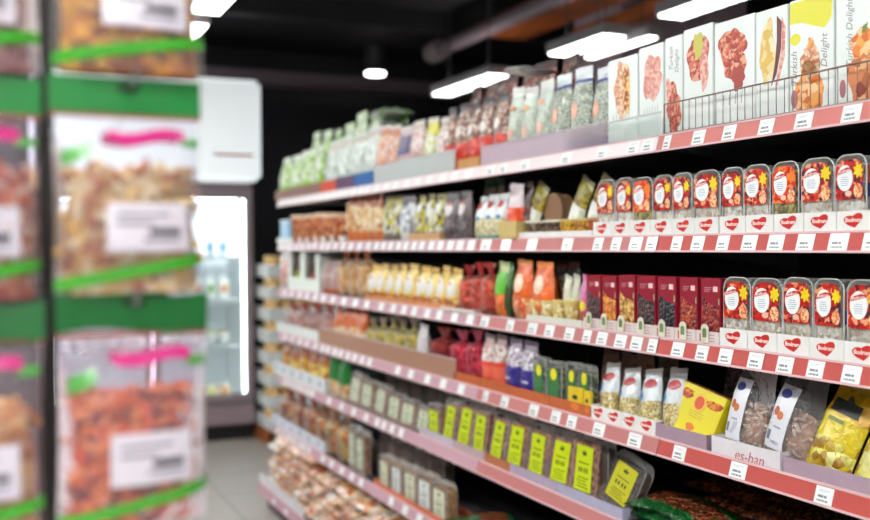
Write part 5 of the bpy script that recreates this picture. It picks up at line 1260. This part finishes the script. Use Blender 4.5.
# ------------------------------------------------------------------ hanging bags close to the camera
def hanging():
    YB = 1.05
    def xat(px):
        d = fw+r2*((px-435)/F); return YB*d.x/d.y
    def zat(py, px=130):
        d = fw+r2*((px-435)/F)-u2*((py-260)/F); return 1.5+YB*d.z/d.y
    # rack
    r = bpy.data.objects.new('bag_rack', None); col.objects.link(r); r.location = (xat(50), YB+.09, 0)
    blk = M((16, 16, 18), .5)
    for x in (xat(50)-xat(50), xat(50)-.20-xat(50), ):
        k = MB(); k.box(x-.010, x+.010, -.012, .012, .03, 2.3); link('post', k.mesh('post', blk), r)
    k = MB(); k.box(-.32, .20, -.2, .2, 0, .03); link('base', k.mesh('base', blk, bevel=.004), r)
    zs = [zat(86)+.226, zat(86), zat(300)]
    for z in zs+[zs[-1]-.25, zs[-1]-.5]:
        k = MB(); k.box(-.30, .13, -.008, .008, z-.006, z+.014); link('crossbar', k.mesh('crossbar', blk), r)
    tag(r, 'black metal rack carrying rows of hanging nut bags', 'display rack')
    W = xat(206)-xat(53); H = .222; D = .058
    def hbag(seed, nutc, size, curve, headc, labelc, tint, wvh=0):
        w, h, d = W, H*(1.08 if wvh else 1), D
        seal = .19
        film = bag_mesh('clear_film', w, h, d, FILM(tint, .08, .15, .8, 30), seal=seal, seed=seed, wr=.004, nu=18, nv=24)
        ins = lambda x, y, z: abs(y) < thick(x/(w/2), z/h, d, True, seal)*.86-.005 and (y < 0 or z > h*.5)
        pal = [M(c, .45) for c in nutc]
        fil = kern_mesh('nut_filling', 300, (-w*.42, w*.42, -d/2, d/2, h*.04, h*.58), size, pal, seed, curve, ins)
        core = bag_mesh('inner_mass', w*.9, h*.56, d*.55, NUT(nutc, 70), seed=seed)
        def band(nm, z0, z1, c, yo=.0022, wv=0, x0=-.5, x1=.5):
            k = MB()
            for sg in (-1, 1):
                k.grid(lambda a, cc, sg=sg: (w*(x0+(x1-x0)*a), sg*(thick(2*(x0+(x1-x0)*a)*.96, (z0+(z1-z0)*cc), d, True, seal)+yo), h*(z0+(z1-z0)*cc+wv*sin(a*6))), 14, 5)
            return (nm, k.mesh(nm, M(c, .35, coat=.15, bump=.3, bscale=40), True))
        parts = [('nut_filling', fil, [('inner_mass', core)]), ('clear_film', film),
                 band('header_band', .83, 1.0, headc, wv=wvh), band('red_edge', .815, .828, (176, 60, 60)), band('zip_strip', .70, .75, (214, 30, 130), x0=-.16, x1=.36, wv=-.015)]
        gs = patch_mesh('green_stripe', w, h, d, M((70, 186, 50), .3, coat=.4), .0, 1.0, .075, .125, off=.0025, skew=.11, seal=seal, n=14)
        g2 = patch_mesh('green_leaf', w, h, d, M((90, 170, 80), .3, coat=.4), .04, .22, .60, .67, off=.0025, skew=.04, seal=seal)
        g3 = patch_mesh('green_leaf', w, h, d, M((90, 170, 80), .3, coat=.4), .84, .98, .68, .72, off=.0025, seal=seal)
        lb = patch_mesh('label', w, h, d, M(labelc, .35, coat=.4), .30, .86, .19, .41, off=.003, seal=seal)
        ln = MB()
        tx = [patch_mesh('small_print', w, h, d, M((120, 110, 130), .5), a, b, z, z+.012, off=.0038, seal=seal) for a, b, z in ((.36, .72, .35), (.36, .62, .31), (.54, .80, .235))]
        bc = patch_mesh('barcode', w, h, d, M((90, 84, 96), .5), .58, .80, .262, .295, off=.0038, seal=seal)
        hole = MB(); hole.prism(disc_pts(.013, .004, 0, h*.955, 16), -.0042, -.0032)
        parts += [('green_stripe', gs), ('green_leaf', g2), ('green_leaf', g3), ('label', lb, [('small_print', t) for t in tx]+[('barcode', bc)]), ('hang_hole', hole.mesh('hang_hole', M((10, 40, 20), .5)))]
        return parts
    H0 = H
    G = (14, 132, 54); G2 = (8, 104, 42)
    cash = [(244, 208, 140), (236, 186, 110), (250, 232, 190), (190, 104, 50)]
    alm_ = [(206, 92, 34), (222, 116, 46), (140, 44, 20), (240, 150, 80)]
    pnut = [(230, 166, 40), (214, 140, 30), (240, 190, 80), (170, 100, 40)]
    mauve = [(150, 106, 104), (176, 136, 130), (130, 84, 84), (206, 170, 150)]
    tanp = [(230, 166, 70), (240, 196, 120), (206, 136, 50), (246, 216, 150)]
    orc = [(214, 110, 60), (230, 146, 90), (190, 86, 50), (240, 200, 170)]
    rows_ = [zat(84), zat(325)]
    # tops of header bands in metres
    ztop = [zat(78)+.226, zat(78), zat(292), zat(292)-.23]
    spec = [
        (0, 0, pnut, .0090, .0, 'hanging bag of golden nuts, upper row by the aisle', (255, 255, 255)),
        (1, 0, cash, .0125, .55, 'hanging bag of pale cashews, middle row by the aisle', (250, 250, 255)),
        (2, 0, alm_, .0105, .0, 'hanging bag of brown almonds, lower row by the aisle', (250, 240, 250)),
        (0, 1, mauve, .0105, .0, 'hanging bag of mauve-brown nuts, upper row on the outer side', (250, 240, 248)),
        (1, 1, orc, .012, .4, 'hanging bag of reddish cashews, middle row on the outer side', (250, 245, 255)),
        (2, 1, tanp, .0105, .0, 'hanging bag of tan pistachios, lower row on the outer side', (250, 240, 250)),
    ]
    for i, (rw_, cl, nc, sz, cv, base, tint) in enumerate(spec):
        x = (xat(53)+xat(206))/2 if cl == 0 else xat(43)-W/2
        root = bpy.data.objects.new('hanging_nut_bag', None); col.objects.link(root)
        yy = YB + (.008 if cl else 0)
        zt = ztop[rw_]-(.004 if cl else 0)
        hh = H*(1.08 if rw_ == 2 else 1)
        root.location = (x, yy, zt-hh); root.rotation_euler = (rnd.uniform(-.03, .01), rnd.uniform(-.015, .015), rnd.uniform(-.06, .1))
        for p in hbag(20+i, nc, sz, cv, G if rw_ < 2 else G2, (236, 226, 238), tint, 0 if rw_ < 2 else .02):
            c = link(p[0], p[1], root)
            for s in (p[2] if len(p) > 2 else []): link(s[0], s[1], c)
        tag(root, base, 'nut bag', 'hanging nut bags on the black rack', i)
        hk = MB(); zz = zt-hh+hh*.955
        hk.tube((x, yy+.082, zz), (x, yy-.035, zz), .0022, 8); hk.tube((x, yy-.035, zz), (x, yy-.042, zz+.012), .0022, 8)
        hk.box(x-.02, x+.02, yy+.079, yy+.082, zz-.012, zz+.012)
        o = link('peg_hook', hk.mesh('peg_hook', M((170, 168, 172), .3, 1)))
        tag(o, base.replace('hanging bag', 'steel peg hook holding the bag'), 'hook', 'peg hooks on the black rack', i)
hanging()

# ------------------------------------------------------------------ labels: members of a row are told apart by their order from the fridge end
groups = {}
for t in THINGS: groups.setdefault(t[1], []).append(t)
for base, ts in groups.items():
    if len(ts) == 1: ts[0][0]['label'] = base; continue
    ts.sort(key=lambda t: t[3] if t[3] is not None else 0)
    shared = base.startswith('amber preserve jar') or 'bottom shelf pile' in base
    n = len(ts)
    if len(base.replace('-', ' ').split()) > 11: print('LONGBASE', base)
    for i, t in enumerate(ts):
        cat = t[0]['category']
        if shared: t[0]['label'] = base
        elif 'in the jar stack by the dark wall' in base: t[0]['label'] = base+', %s from the pallet' % ORD[i]
        elif 'pile' in base: t[0]['label'] = base
        elif cat == 'ceiling light': t[0]['label'] = base+', %s from the camera end' % ORD[i] if i else base+', nearest one'
        elif i == 0: t[0]['label'] = base+', nearest the fridge end'
        elif i == n-1: t[0]['label'] = base+', farthest from the fridge'
        else: t[0]['label'] = base+', %s from the fridge end' % ORD[i]

# ------------------------------------------------------------------ world and view
w = bpy.data.worlds.new('world'); scene.world = w; w.use_nodes = True
w.node_tree.nodes['Background'].inputs[0].default_value = (.5, .52, .55, 1); w.node_tree.nodes['Background'].inputs[1].default_value = .2
vs = scene.view_settings
scene.display_settings.display_device = 'sRGB'
vs.view_transform = 'Standard'; vs.look = 'None'; vs.gamma = 1; vs.use_curve_mapping = False
vs.exposure = -0.22
